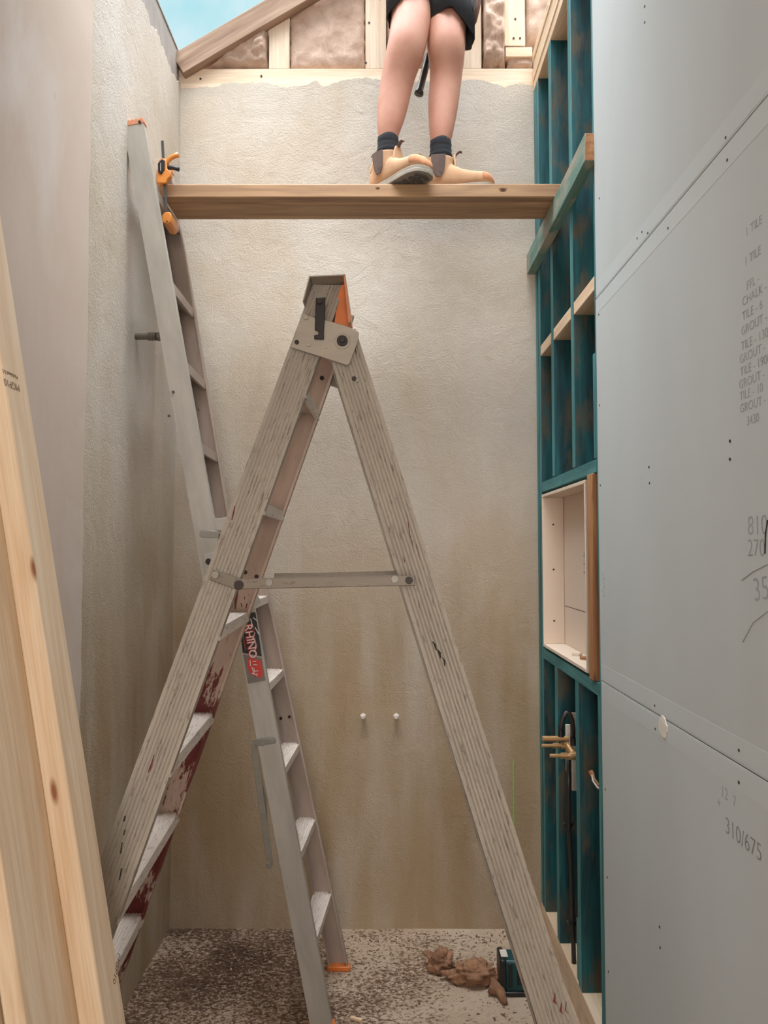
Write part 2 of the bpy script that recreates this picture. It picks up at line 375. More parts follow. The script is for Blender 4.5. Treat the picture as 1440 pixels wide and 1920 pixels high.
# right wall: three blue-grey plasterboard sheets, end at y = 2.375
YE = 2.375
wr = thing('wall_right', None, None, (XB, 1.0, 0), kind='structure')
seams = [(.07, aX(1127, 1276, XB).z), (aX(1127, 1276, XB).z, aX(1120, 558, XB).z), (aX(1120, 558, XB).z, 4.0)]
for i, (a, b) in enumerate(seams):
    MB().box((XB, -2.6, a+.0012), (XB+.010, YE+(.004 if i == 1 else 0), b-.0012)).build('plasterboard_sheet', BOARD, wr, .001)
for z in (seams[0][1], seams[1][1]):
    MB().box((XB+.004, -2.6, z-.002), (XB+.0095, YE-.002, z+.002)).build('joint_gap', GROOVE, wr)
    for s in (-1, 1): MB().box((XB-.0004, -2.6, z+s*.028-.022), (XB+.0006, YE-.003, z+s*.028+.022)).build('taper_band', BOARD_BAND, wr)
scr = [(1204,435),(1215,437),(1253,428),(1195,447),(1217,876),(1218,906),(1369,827),(1369,861),(1228,1323),(1229,1367),(1386,1407),(1386,1467),(1237,1738),(1238,1777),
       (1124,372),(1124,760),(1126,910),(1135,1480),(1139,1645),(1141,1822),(1209,12),(1209,42),(1361,258),(1364,300),(1123,590)]
for u, v in scr:
    c = aX(u, v, XB); disc('screw', c, (-1, 0, 0), .0032, .0016, BOLT, wr, 10)
# torn paper / gypsum chip on the lower seam
c = aX(1244, 1362, XB); rr = []
for k in range(22):
    q = 2*math.pi*k/22; r = .019*(1+.35*nf(math.cos(q)*2, math.sin(q)*2, 3)); rr.append((-r*1.5*math.cos(q), r*1.25*math.sin(q)))
MBt = Matrix(((0, 0, -1, c.x), (1, 0, 0, c.y), (0, 1, 0, c.z), (0, 0, 0, 1)))
MB().prism(rr, -.001, .0025, MBt).build('gypsum_chip', CORE, wr, .001)
def text(name, body, M, size, m, parent, extrude=.0002, bold=0, sx=1):
    cu = bpy.data.curves.new(name, 'FONT'); cu.body = body; cu.size = size; cu.extrude = extrude; cu.offset = bold
    t = bpy.data.objects.new('tmp', cu); SC.collection.objects.link(t)
    me = bpy.data.meshes.new_from_object(t.evaluated_get(bpy.context.evaluated_depsgraph_get())); bpy.data.objects.remove(t)
    me.name = name; me.materials.clear(); me.materials.append(m)
    o = link(bpy.data.objects.new(name, me)); put(o, M @ Matrix.Diagonal((sx, 1, 1, 1)), parent); return o
def Mboard(c, rot=0):
    return Matrix.Translation(c) @ Matrix(((0, 0, -1, 0), (-1, 0, 0, 0), (0, 1, 0, 0), (0, 0, 0, 1))) @ Matrix.Rotation(rot, 4, 'Z')
def note(s, u, v, size, m=PENCIL_W, rot=0): text('pencil_note', s, Mboard(aX(u, v, XB) + V((-.0004, 0, 0)), rot), size, m, wr, .0001, -.0004*size/.03)
for s, u, v in (('1 TILE', 1398, 445), ('1 TILE', 1396, 500), ('FFL -', 1400, 545), ('CHALK - 6', 1392, 575), ('TILE - 6', 1392, 602), ('GROUT - 28', 1390, 630),
                ('TILE - 1300', 1390, 658), ('GROUT - 1303', 1387, 683), ('TILE - 1900', 1388, 706), ('GROUT - 15', 1386, 730), ('TILE - 10', 1387, 752), ('GROUT -', 1388, 775), ('3430', 1400, 798)):
    note(s, u, v, .024)
note('810', 1402, 1003, .050); note('270', 1402, 1042, .044); note('35', 1414, 1128, .060, rot=.15)
note('12', 1352, 1492, .032); note('7', 1374, 1510, .030); note('+', 1345, 1512, .03); note('310/675', 1360, 1560, .045, PENCIL)
def stroke(pts, r, m): MB().tube([aX(u, v, XB)+V((-.0004, 0, 0)) for u, v in pts], r, 6).build('pencil_stroke', m, wr)
stroke([(1440, 975), (1436, 1000), (1435, 1038)], .0014, BOLT)
stroke([(1391, 1088), (1412, 1072), (1440, 1058)], .0006, PENCIL); stroke([(1393, 1204), (1412, 1168), (1440, 1146)], .0006, PENCIL)
for k in range(6): stroke([(1130+3*(k % 2), 1075+8*k), (1133, 1080+8*k)], .0006, PENCIL)

# sill step that the frame stands on, floor beyond it
kb = MB().box((XR, -2.6, 0), (1.2, YB+.05, .072)).build('trim_1', flat('pale_subfloor', (214, 190, 162), .9), origin=(0, 0, 0)); tag(kb, kind='structure')
# far lining behind the studs
lb = MB().box((.772, -2.6, .072), (.79, YB+.05, 3.7)).build('wall_right_lining', TEAL, origin=(0, 0, 0)); lb.name = 'wall_right'; tag(lb, kind='structure')

# ================================================================== STUD FRAME ON THE RIGHT
fr = thing('stud_wall_frame', 'teal treated timber stud frame with pine top plates, exposed in the right wall beside the render', 'wall frame', (.715, 2.9, .072))
def stud(y0, y1, z0, z1, m=TEAL, x0=XR, x1=XR+.09, name='stud', lab=None):
    o = MB().box((0, -(y1-y0)/2, -(x1-x0)/2), (z1-z0, (y1-y0)/2, (x1-x0)/2)).build(name, m, fr, .002,
        M=Matrix.Translation(((x0+x1)/2, (y0+y1)/2, z0)) @ Matrix(((0, 0, 1, 0), (0, 1, 0, 0), (1, 0, 0, 0), (0, 0, 0, 1))))
    if m is TEAL:      # room light painted in: narrow edges paler, wide faces left darker
        o.data.materials.append(TEAL_PALE_LIT)
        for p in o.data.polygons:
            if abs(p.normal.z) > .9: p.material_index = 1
    if lab: o['label'] = lab
    return o
def nog(y0, y1, z0, z1, m=TEAL, x0=XR, x1=XR+.09, name='nogging', lab=None):
    o = beam(name, ((x0+x1)/2, y0, (z0+z1)/2), ((x0+x1)/2, y1, (z0+z1)/2), x1-x0, z1-z0, m, fr)
    if lab: o['label'] = lab
    return o
ZB, ZT = .117, 3.70
nog(-2.5, YB-.003, .072, ZB, PINE, name='bottom_plate', lab='pale pine bottom plate')
for k in range(4): nog(-.5, YB-.003, ZT+k*.045, ZT+k*.045+.0445, PINE, x0=XR-.004*(k % 2), name='top_plate', lab='pale pine top plate lamination')
Z1, Z2 = 1.875, 1.168   # niche rails
for (y0, y1, mm_) in ((3.337, 3.380, TEAL), (3.285, 3.325, TEAL), (3.03, 3.075, TEAL), (2.70, 2.745, TEAL)):
    if y0 > 3.2: stud(y0, y1, ZB, ZT, mm_)
    else:
        stud(y0, y1, Z1+.045, ZT, mm_)
        stud(y0, y1, ZB, Z2, mm_)
stud(2.385, 2.43, ZB, ZT, TEAL); stud(2.432, 2.455, ZB, Z2, TEAL_PALE_LIT, x1=XR+.03)
stud(2.432, 2.46, Z1+.045, 2.26, TEAL_PALE_LIT, x1=XR+.03)
stud(2.745, 2.79, ZB, .33, TEAL, x0=XR+.006, name='packer')
nog(2.435, 3.283, Z1, Z1+.042, TEAL_PALE_LIT, name='niche_head'); nog(2.435, 3.283, Z2, Z2+.042, TEAL_PALE_LIT, name='niche_sill')
for a, b in ((2.432, 2.698), (2.747, 3.028), (3.077, 3.283)): nog(a, b, 2.463, 2.508, PINE, lab='pale pine nogging block')
stud(2.462, 2.52, Z2+.043, Z1-.001, PINE_BROWN, x0=XR-.008, name='niche_stud', lab='raw brown pine stud beside the niche')

# niche box
nb = thing('wall_niche_box', 'cream fibre cement recess box set between teal rails in the stud frame', 'niche', (.715, 2.9, 1.22))
ny0, ny1, nz0, nz1, nx0, nx1 = 2.555, 3.262, 1.222, 1.862, XR-.006, XR+.092
MB().box((nx1-.008, ny0, nz0), (nx1, ny1, nz1)).build('back_panel', CREAM, nb, .001)
MB().box((nx0, ny0, nz1-.012), (nx1-.009, ny1, nz1)).build('top_panel', CREAM, nb, .001)
MB().box((nx0, ny0, nz0), (nx1-.009, ny1, nz0+.012)).build('bottom_panel', CREAM, nb, .001)
MB().box((nx0, ny1-.012, nz0+.0125), (nx1-.009, ny1, nz1-.0125)).build('side_panel', CREAM, nb, .001)
MB().box((nx0, ny0, nz0+.0125), (nx1-.009, ny0+.012, nz1-.0125)).build('side_panel', CREAM, nb, .001)
for z in (1.33, 1.545, 1.735): disc('screw', (nx0+.045, ny1-.0125, z), (0, -1, 0), .004, .002, BOLT, nb, 10)
MB().box((nx1-.0086, ny0+.012, 1.392), (nx1-.0078, ny1-.012, 1.3945)).build('board_joint', GROOVE, nb)
text('pencil_note', '75 - 3 - 8', Matrix.Translation((nx1-.0086, 2.93, 1.62)) @ Matrix(((0, 0, -1, 0), (0, -1, 0, 0), (-1, 0, 0, 0), (0, 0, 0, 1))), .022, PENCIL, nb)
# broken tile pieces lying in it
for i, (y, z, s) in enumerate(((2.78, nz0+.0125, .03), (2.90, nz0+.0125, .024))):
    o = MB().box((-.008, -s, 0), (.02, s*.6, .011)).build('board_offcut', (PINE_BROWN, CREAM)[i], None, .002, M=Matrix.Translation((nx0+.05, y, z)) @ Matrix.Rotation(.4-i, 4, 'Z'))
    tag(o, ('small brown timber chip lying on the niche floor', 'small cream board offcut lying on the niche floor further in')[i], 'offcut')

# ledger
lg = beam('ledger_board', (XR-.0195, 2.375, 2.904), (XR-.0195, 3.377, 2.900), .038, .088, TEAL_WORN, None)
lg.data.materials.append(PINE_BROWN)
for p in lg.data.polygons:
    if abs(p.normal.x) > .9: p.material_index = 1
tag(lg, 'worn teal timber ledger running back along the stud frame, carrying the right plank ends', 'timber')

# ================================================================== GABLE ABOVE THE BACK WALL
gf = thing('gable_frame', 'pale pine gable framing with an old brown sloping rafter above the rendered back wall', 'gable frame', (0, 3.44, TOP))
YG = YB+.004
pz0, pz1 = aY(600, 166, YG).z, aY(600, 129, YG).z
beam('bottom_plate', (aY(334, 150, YG).x-.02, YG+.045, (pz0+pz1)/2), (XR+.02, YG+.045, (pz0+pz1)/2), .09, pz1-pz0, PINE_PALE, gf)
ZG = pz1
for (u0, u1, v, z1) in ((504, 542, 129, 4.15), (685, 724, 129, 4.5), (869, 903, 129, 4.6), (886, 903, 129, 4.6), (946, 985, 86, 4.6)):
    if (u0, u1) == (886, 903): continue
    xa, xb = aY(u0, v, YG).x, aY(u1, v, YG).x; za = aY(u0, v, YG).z if v < 120 else ZG
    o = beam('stud', ((xa+xb)/2, YG+.045, za), ((xa+xb)/2, YG+.045, z1), .09, xb-xa, PINE_PALE, gf, up=(1, 0, 0))
    if v < 120:
        for (bu, bv) in ((966, 36), (963, 72), (975, 72)): disc('bolt', aY(bu, bv, YG), (0, -1, 0), .005, .003, BOLT, o, 10)
xa, xb = aY(948, 96, YG).x, XR-.002; za, zb = aY(950, 106, YG).z, aY(950, 88, YG).z
beam('nogging', (xa, YG+.045, (za+zb)/2), (xb, YG+.045, (za+zb)/2), .088, zb-za, PINE, gf)
for (bu, bv) in ((376, 148), (490, 143), (692, 43), (686, 118)): disc('bolt', aY(bu, bv, YG), (0, -1, 0), .005, .003, BOLT, gf, 10)
# rafter: polygon in the gable plane
def polyY(pix, y0, y1): 
    M = Matrix(((1, 0, 0, 0), (0, 0, 1, 0), (0, 1, 0, 0), (0, 0, 0, 1)))
    return MB().prism([(aY(u, v, y0).x, aY(u, v, y0).z) for u, v in pix], y0, y1, M)
pA, pB_ = aY(326, 134, YG-.02), aY(330+210, 130-126, YG-.02)
d = (aY(505, 2, YG-.02)-aY(335, 102, YG-.02)).normalized()
s0 = aY(335, 102, YG-.02); s0b = aY(334, 151, YG-.02)
perp = V((d.z, 0, -d.x)); wdt = abs((s0b-s0).dot(perp)); cen = s0 + perp*wdt/2
beam('rafter', cen - d*.03, cen + d*1.35, .05, wdt*.98, RAFTER, gf, up=-perp, bevel=.003)['label'] = 'old weathered brown rafter'
for k, (u, v) in enumerate(((430, 46), (445, 40), (380, 72))):
    o = MB().box((-.03, -.012, -.006), (.03, .012, .006)).build('mortar_lump', RAFTER, gf, .004, M=frame(aY(u, v+3, YG), aY(u, v+3, YG)+d))
# grey flashing on the left wall head
fp = [aX(317, 118, XL-.02), aX(335, 102, XL-.02)]
fz0, fz1 = TOP-.05, aX(335, 102, XL-.01).z
fo = MB().box((XL-.03, -1.0, fz0), (XL-.008, 3.40, fz1)).box((XL-.06, -1.0, fz1), (XL-.004, 3.40, fz1+.006)).build('wall_flashing', FASCIA)
tag(fo, 'flat grey flashing running along the head of the left wall against the sky', 'flashing')

# insulation batts
def batt(name_label, px, seed, bulge=.035, res=40, ypos=YG+.03, mt=WOOL):
    P = [aY(u, v, ypos) for u, v in px]
    def q(u, v): # bilinear, quad
        a = P[0].lerp(P[1], u); b = P[3].lerp(P[2], u); return a.lerp(b, v)
    vs, fs = [], []; w = res+1
    for j in range(w):
        for i in range(w):
            u, v = i/res, j/res; p = q(u, v)
            e = min(1, min(u, 1-u)*9)**.5 * min(1, min(v, 1-v)*9)**.5
            wr_ = noise.fractal(V((p.x*9+seed, p.z*11, seed)), 1, 2, 5)
            rd = 1-abs(noise.noise(V((p.x*11+seed*3, p.z*9, 1))))*2
            jx = .006*nf(p.z*30, seed) if min(u, 1-u) < .02 else 0; jz = .008*nf(p.x*30, seed+4) if min(v, 1-v) < .02 else 0
            vs.append(V((p.x+jx, p.y - e*bulge*(.7+.55*wr_+.35*rd), p.z+jz)))
    n = len(vs); vs += [V((p.x, ypos+.055, p.z)) for p in vs]
    for j in range(res):
        for i in range(res):
            a = j*w+i; fs += [(a, a+1, a+w+1, a+w), (n+a, n+a+w, n+a+w+1, n+a+1)]
    B = [list(range(w)), [res*w+i for i in range(w)], [j*w for j in range(w)], [j*w+res for j in range(w)]]
    for ix in B:
        for a, c in zip(ix, ix[1:]): fs.append((a, c, n+c, n+a))
    o = MB().add(vs, fs).build('insulation_batt', mt, smooth=True); tag(o, name_label, 'insulation', 'glasswool batts in the gable'); return o
polyY([(352, 150), (505, 60), (700, -60), (1040, -60), (1040, 160), (352, 160)], YG+.092, YG+.10).build('wall_wrap', flat('brown_building_wrap', (176, 140, 118), .9), gf)
batt('crumpled triangular pink-brown batt tucked under the low end of the rafter', [(374, 127), (503, 127), (503, 48), (470, 66)], 1.3, .05)
batt('wide woven-faced pink-brown batt filling the bay left of the person', [(545, 127), (684, 127), (684, -40), (545, 18)], 4.1, .014)
batt('pink-brown batt mostly hidden behind the legs of the person', [(726, 127), (868, 127), (868, -50), (726, -50)], 7.7, .03)
batt('folded lumpy brown batt squeezed in the narrow bay right of the person', [(905, 126), (946, 126), (946, -50), (905, -50)], 11.9, .06)
batt('thin sliver of batt at the far right beside the top plates', [(985, 86), (1035, 86), (1035, -50), (985, -50)], 15.2, .03, 14)
batt('small flat batt under the short pine nogging at right', [(950, 127), (997, 127), (997, 108), (950, 108)], 18.3, .02, 16)

# ================================================================== WALL FITTINGS
for (u, v, lab) in ((681, 1343, 'left capped water pipe stub in the back wall'), (743, 1343, 'right capped water pipe stub in the back wall')):
    c = aY(u, v, YB-.02); t = thing('pipe_stub', lab, 'pipe', (c.x, YB, c.z))
    MB().tube([(c.x, YB+.01, c.z), (c.x, YB-.03, c.z)], .009, 14).build('pipe', BRASS, t)
    MB().tube([(c.x, YB-.018, c.z), (c.x, YB-.036, c.z), (c.x, YB-.044, c.z)], [.014, .013, .008], 6).build('cap', WHITEPL, t, .001)
c0 = aX(256, 631, XL); c1 = aY(297, 631, c0.y)
t = thing('pipe_stub', 'long threaded grey pipe stub sticking out of the left wall behind the ladder rail', 'pipe', tuple(c0))
Lx = .085
MB().tube([c0-V((.01, 0, 0)), c0+V((Lx*.55, 0, 0))], .012, 14).build('pipe', GREYPIPE, t)
rings = []
th = MB(); xs = [c0.x+Lx*.5+i*.0035 for i in range(10)]
th.tube([(x, c0.y, c0.z) for x in xs], [.0165 if i % 2 else .0135 for i in range(10)], 14); th.build('thread', GREYPIPE, t)
MB().tube([(c0.x+Lx*.93, c0.y, c0.z), (c0.x+Lx*1.05, c0.y, c0.z)], .0175, 6).build('cap', GREYPIPE, t, .001)
lz0, lz1 = aY(963, 1558, YB), aY(963, 1425, YB)
o = MB().box((lz0.x-.0011, YB-.0068, lz0.z), (lz0.x+.0011, YB-.0060, lz1.z)).build('laser_line', LASER); tag(o, 'thin bright green laser line low on the back wall near the right corner', 'laser line')

# ================================================================== PLUMBING IN THE FRAME
t = thing('shower_mixer', 'raw brass shower mixer on white brackets with looped black hose between the teal studs', 'tap fitting', (.70, 2.9, 1.0))
YM = 2.86
def pm(u, v, Y=YM): return aY(u, v, Y)
MB().add(*(lambda a, b: ([(a.x, YM+.075, b.z), (b.x+.03, YM+.075, b.z), (b.x+.03, YM+.075, a.z), (a.x, YM+.075, a.z), (a.x, YM+.085, b.z), (b.x+.03, YM+.085, b.z), (b.x+.03, YM+.085, a.z), (a.x, YM+.085, a.z)],
    [(0, 1, 2, 3), (7, 6, 5, 4), (0, 4, 5, 1), (1, 5, 6, 2), (2, 6, 7, 3), (3, 7, 4, 0)]))(pm(1071, 1336, YM+.08), pm(1083, 1482, YM+.08))).build('bracket', WHITEPL, t, .001)
a, b = pm(1060, 1358, YM+.05), pm(1070, 1445, YM+.05)
MB().box((a.x, YM+.045, b.z), (b.x, YM+.052, a.z)).build('bracket', WHITEPL, t, .001)
def spout(u0, v0, u1, r, name, Y=YM, knob=True):
    a, b = pm(u0, v0, Y), pm(u1, v0, Y); b = V((b.x, Y, a.z))
    m_ = MB().tube([a, a+(b-a)*.45], r*.6 if knob else r, 14)
    if knob: m_.tube([a+(b-a)*.4, a+(b-a)*.62], r*.95, 8).tube([a+(b-a)*.62, a+(b-a)*.70], r*.7, 12).tube([a+(b-a)*.70, b], r*1.2, 14)
    else: m_.tube([a+(b-a)*.45, b], r, 14)
    m_.build(name, BRASS, t, smooth=False)
spout(1017, 1385, 1066, .0105, 'spout_pipe', YM+.03, False)
spout(1016, 1398, 1068, .0105, 'tap_spindle', YM, True)
spout(1031, 1417, 1083, .0120, 'tap_spindle', YM-.05, True)
a, b = pm(1063, 1397, YM), pm(1077, 1417, YM-.03); MB().tube([a, b], .013, 12).build('valve_body', BRASS, t, .002)
hose = [(1052, 1374), (1052, 1362), (1056, 1345), (1062, 1336), (1068, 1337), (1073, 1350), (1075, 1368), (1075, 1384)]
MB().tube([pm(u, v, YM-.01) for u, v in hose], .0078, 12).build('hose', RUBBER, t, smooth=True)
for u, v in ((1052, 1374), (1075, 1390)): p = pm(u, v, YM-.01); MB().tube([p-V((0, 0, .014)), p+V((0, 0, .012))], .0115, 12).build('hose_collar', BLACK, t)
t = thing('water_pipe', 'black plastic water pipe dropping from the brass mixer to the bottom plate', 'pipe', (.70, 2.88, .12))
pts = [pm(1066, 1425, YM+.03), pm(1066, 1480, YM+.03), pm(1066, 1545, YM+.03), pm(1071, 1620, YM+.03), pm(1074, 1728, YM+.03)]; e = pm(1076, 1790, YM+.03); pts.append(V((e.x, e.y, .105)))
MB().tube(pts, .0085, 12).build('pipe', RUBBER, t, smooth=True)
for u, v in ((1066, 1545), (1073, 1728)):
    p = pm(u, v, YM+.03); MB().tube([p-V((0, 0, .009)), p+V((0, 0, .006))], .015, 12).tube([p+V((-.02, 0, 0)), p+V((.02, 0, .003))], .006, 8).build('pipe_clip', BLACK, t)
p = [aY(1110, 1452, 2.65), aY(1112, 1464, 2.62), aY(1120, 1476, 2.58), aY(1134, 1486, 2.50)]
t = thing('electric_cable', 'short white and brown cable poking through the near teal stud beside the plasterboard', 'cable', tuple(p[0]))
MB().tube(p, .0035, 8).build('white_core', WHITEPL, t, smooth=True)
MB().tube([q+V((.004, 0, .009)) for q in p], .003, 8).build('brown_core', PINE_BROWN, t, smooth=True)
MB().tube([p[0]+V((-.004, .005, .012)), p[0]+V((.002, .0, -.004))], .008, 10).build('grommet', ORANGE_OLD, t)

# ================================================================== LADDERS
def rail_mesh(name, p0, p1, Wd, D, tk, mat_, parent, near, flutes=0, shear0=0., shear1=0., tip=None):
    """C-channel. local x along, local y across, local z = +Y-ish. near: web at z=0, flanges to +z"""
    s = 1 if near else -1
    M = frame(p0, p1, (0, 1, 0)); Lg = (V(p1)-V(p0)).length
    prof = []
    h = Wd/2
    if flutes:
        nfl = flutes*4; prof.append((-h, 0))
        for i in range(1, nfl):
            y = -h + .006 + (Wd-.012)*i/nfl; prof.append((y, .0011 if i % 4 in (2,) else 0))
        prof.append((h, 0))
    else: prof += [(-h, 0), (-h+.004, 0), (h-.004, 0), (h, 0)]
    prof += [(h, D), (h-tk*2.4, D), (h-tk*2.4, D-tk), (h-tk, D-tk), (h-tk, tk+.0016), (-h+tk, tk+.0016), (-h+tk, D-tk), (-h+tk*2.4, D-tk), (-h+tk*2.4, D), (-h, D)]
    r0 = [(y*shear0, y, s*z) for y, z in prof]; r1 = [(Lg+y*shear1, y, s*z) for y, z in prof]
    return MB().loft([r0, r1]).build(name, mat_, parent, M=M)
def onrail(p0, p1, z): p0 = V(p0); p1 = V(p1); k = (z-p0.z)/(p1.z-p0.z); return p0.lerp(p1, k)
def tread(name, a, b, depth, mat_, parent, ribs=7, lip=.028, top=.003, flip=False):
    """a,b: centre of tread top at the near and far rail"""
    a = V(a); b = V(b); M = frame(a, b, (0, 0, 1)); Lg = (b-a).length; h = depth/2; prof = []
    n = ribs*2
    for i in range(n+1):
        y = -h + depth*i/n; z = 0 if i % 2 == 0 else -.0022
        prof.append((y, z))
        if 0 < i < n: prof.append((y+.0015, z))
    prof += [(h, -lip), (h-.010, -lip), (h-.010, -lip+.003), (h-.003, -lip+.003), (h-.003, -top-.0025), (-h+.003, -top-.0025), (-h+.003, -lip+.003), (-h+.010, -lip+.003), (-h+.010, -lip), (-h, -lip)]
    return MB().loft([[(0, y, z) for y, z in prof], [(Lg, y, z) for y, z in prof]]).build(name, mat_, parent, M=M)

# ---------- A: big weathered A-frame in front
la = thing('a_frame_step_ladder', 'big weathered fluted aluminium step ladder opened as an A in front, splashed dark red', 'ladder', (-.1, 1.98, 0))
WA, WR, DA, TA = .078, .082, .028, .0028
def ext(pa, pb, z): return onrail(pa, pb, z)
nl = (aY(571, 660, 1.89), aY(231, 1594, 1.66)); fl_ = (aY(592, 726, 2.21), aY(266, 1657, 2.26))
nr = (aY(666, 717, 1.885), aY(987, 1736, 1.74)); fr_ = (aY(658, 720, 2.21), aY(963, 1704, 2.24))
ztopA = aY(610, 527, 1.90).z
def feet(pr, ztop): return ext(*pr, .012), ext(*pr, ztop)
NL = feet(nl, ztopA); FL = feet(fl_, ztopA); NR = feet(nr, aY(640, 640, 1.9).z+.02); FR = feet(fr_, aY(640, 640, 1.9).z+.02)
tl = (NL[1].x-NL[0].x)/(NL[1].z-NL[0].z); tr = (NR[1].x-NR[0].x)/(NR[1].z-NR[0].z)
rail_mesh('rail', *NL, WA, DA, TA, ALU_FLUTED, la, True, 8, tl, tl)
rail_mesh('rail', *FL, WA, DA, TA, ALU_RED, la, False, 0, tl, tl)['label'] = 'far front rail with dark red paint runs'
rail_mesh('rail', *NR, WR, DA, TA, ALU_FLUTED, la, True, 8, tr, 0)
rail_mesh('rail', *FR, WR, DA, TA, ALU_FLUTED, la, False, 8, tr, 0)
for z in (.300, .587, .876, 1.162, 1.451, 1.740, 2.030):
    a, b = onrail(*NL, z), onrail(*FL, z); tread('tread', a+V((0, .002, 0)), b-V((0, .002, 0)), .070, TREAD, la, 7)
for z in (.35, 1.0, ):
    a, b = onrail(*NR, z), onrail(*FR, z); beam('rear_brace', a+V((0, .004, 0)), b-V((0, .004, 0)), .05, .02, ALU_PINK, la)
def plateY(pix, Y, th, name, m, parent, bevel=.001): return polyY(pix, Y, Y+th).build(name, m, parent, bevel)
YH = onrail(*NL, aY(600, 690, 1.87).z).y-.006
# gusset (hinge plates)
gp = [(566, 587), (590, 596), (618, 602), (649, 611), (671, 621), (673, 626), (671, 640), (656, 680), (651, 685), (618, 674), (545, 651)]
plateY(gp, YH, .004, 'hinge_plate', ALU_PLATE, la)
off = aY(640, 640, YH) ; off2 = aY(640, 640, YH); dy = (FL[1].y+.012)-YH
gfar = MB(); Mg = Matrix(((1, 0, 0, 0), (0, 0, 1, 0), (0, 1, 0, 0), (0, 0, 0, 1)))
gfar.prism([(aY(u, v, YH).x, aY(u, v, YH).z) for u, v in gp], YH+dy-.004, YH+dy, Mg).build('hinge_plate', ALU_PLATE, la, .001)
def boltY(u, v, r, m, par=la, Y=YH, t=.006, name='bolt', seg=16): return disc(name, aY(u, v, Y), (0, -1, 0), r, t, m, par, seg, .0006)
boltY(642, 640, .0135, BOLT, t=.012, name='hinge_bolt'); boltY(642, 640, .020, ALU_PLATE, t=.003, name='washer'); boltY(642, 640, .007, BLACKMETAL, t=.018, name='hinge_bolt', seg=6)
boltY(556.6, 642, .0055, BOLT); boltY(574, 596, .0060, ALU_PLATE); boltY(579, 647, .005, ALU_PLATE)
boltY(664, 710, .0055, BOLT, Y=onrail(*NR, aY(664, 710, 1.88).z).y-.002); boltY(670, 714, .0045, STEEL, Y=onrail(*NR, aY(664, 710, 1.88).z).y-.002)
for (u, v) in ((603.7, 709), (585, 703)): boltY(u, v, .0062, BOLT, Y=FL[1].y-.008)
for (u, v) in ((460, 1073), (481, 1081)): boltY(u, v, .006, BOLT, Y=2.225)
# latch
lt = MB(); a = aY(601, 556, YH-.010); b = aY(598, 634, YH-.010)
lo = plateY([(592, 558), (610, 557), (609, 590), (607, 622), (607, 636), (589, 635), (589, 628), (597, 627), (597, 621), (590, 618), (591, 588)], YH-.012, .006, 'latch', BLACKMETAL, la, .0015)
boltY(599.5, 565, .007, BOLT, Y=YH-.014, par=lo, name='latch_bolt')
# top cap: saddle over both rails with orange lining
zc = ztopA; x0c, x1c = aY(582, 525, YH).x, aY(647, 523, YH).x; yA, yB = YH-.003, FL[1].y+.010
cp = MB(); cp.add([(x0c, yA, zc), (x1c, yA, zc+.004), (x1c, yB, zc+.004), (x0c, yB, zc), (x0c, yA, zc+.004), (x1c, yA, zc+.008), (x1c, yB, zc+.008), (x0c, yB, zc+.004)],
   [(3,2,1,0),(4,5,6,7),(0,1,5,4),(1,2,6,5),(2,3,7,6),(3,0,4,7)])
cap = cp.build('top_cap', ALU_PLATE, la, .001)
xl = aY(569, 565, YH).x; zl = aY(569, 565, YH).z
MB().prism([(x0c-.003, zc+.003), (x0c, zc+.003), (xl+.001, zl), (xl-.002, zl)], yA, yB, Mg).build('cap_flange', ALU_PLATE, cap)
xr, zr = aY(658, 602, YH).x, aY(658, 602, YH).z
MB().prism([(x1c-.004, zc+.006), (x1c+.001, zc+.006), (xr, zr), (xr-.006, zr-.006)], yA, yB, Mg).build('cap_flange', ORANGE_OLD, cap)
MB().prism([(x1c-.012, zc-.003), (x1c-.004, zc+.0), (xr-.007, zr+.0), (aY(624, 596, YH).x, zr+.002), (x1c-.02, zc-.03)], yA+.05, yB-.05, Mg).build('cap_lining', ORANGE, cap)['label'] = 'orange plastic lining'
# spreader
sp = thing_parent = la
Ys = NL[0].y + (NL[1].y-NL[0].y)*((aY(440, 1090, 1.8).z)/NL[1].z) - .010
s1 = [aY(404, 1080, Ys), aY(443, 1094, Ys)]
beam('spreader_link', s1[0]-(s1[1]-s1[0])*.18, s1[1]+(s1[1]-s1[0])*.15, .004, .026, RUSTY, la, up=(0, .0, 1), bevel=.0015)
s2 = [aY(440, 1095, Ys-.005), aY(770, 1088, Ys-.005)]
beam('spreader_bar', s2[0], s2[1]+V((.01, 0, 0)), .004, .024, RUSTY, la, bevel=.0015)
beam('spreader_bar', s2[0]+V((.03, .42, .0)), s2[1]+V((.0, .42, .0)), .004, .022, RUSTY, la, bevel=.0015)
for (u, v) in ((404, 1078), (448, 1097), (505, 1092), (740, 1086), (767, 1088)): boltY(u, v, .0085 if u != 448 else .011, BOLT if u in (448, 767) else STEEL, Y=Ys-.006, name='rivet')
# dark red drips on the front of the near rail, with shape of their own
drip = flat('dark_red_paint', (112, 26, 26), .5); tar = flat('black_scuff', (40, 32, 28), .7)
def blot(pr, pix, m, name='paint_mark', w=.003, off=.0016, parent=la):
    pts = []
    for u, v in pix:
        Y = 1.8
        for _ in range(4): Y = onrail(*pr, aY(u, v, Y).z).y
        pts.append(aY(u, v, Y-off))
    rg = []
    for i, p in enumerate(pts):
        k = w*(.5+.9*random.random())*(1 if 0 < i < len(pts)-1 else .35)
        rg.append([p+V((-k, 0, 0)), p+V((0, -.0006, 0)), p+V((k, 0, 0)), p+V((0, .001, 0))])
    MB().loft(rg).build(name, m, parent)
blot(NL, [(441, 948), (438, 962), (435, 975)], drip); blot(NL, [(432, 980), (431, 985)], drip, w=.002)
blot(NL, [(289, 1415), (285, 1430), (282, 1440), (277, 1450)], drip); blot(NL, [(417, 1010), (412, 1022), (408, 1035)], drip, w=.0022)
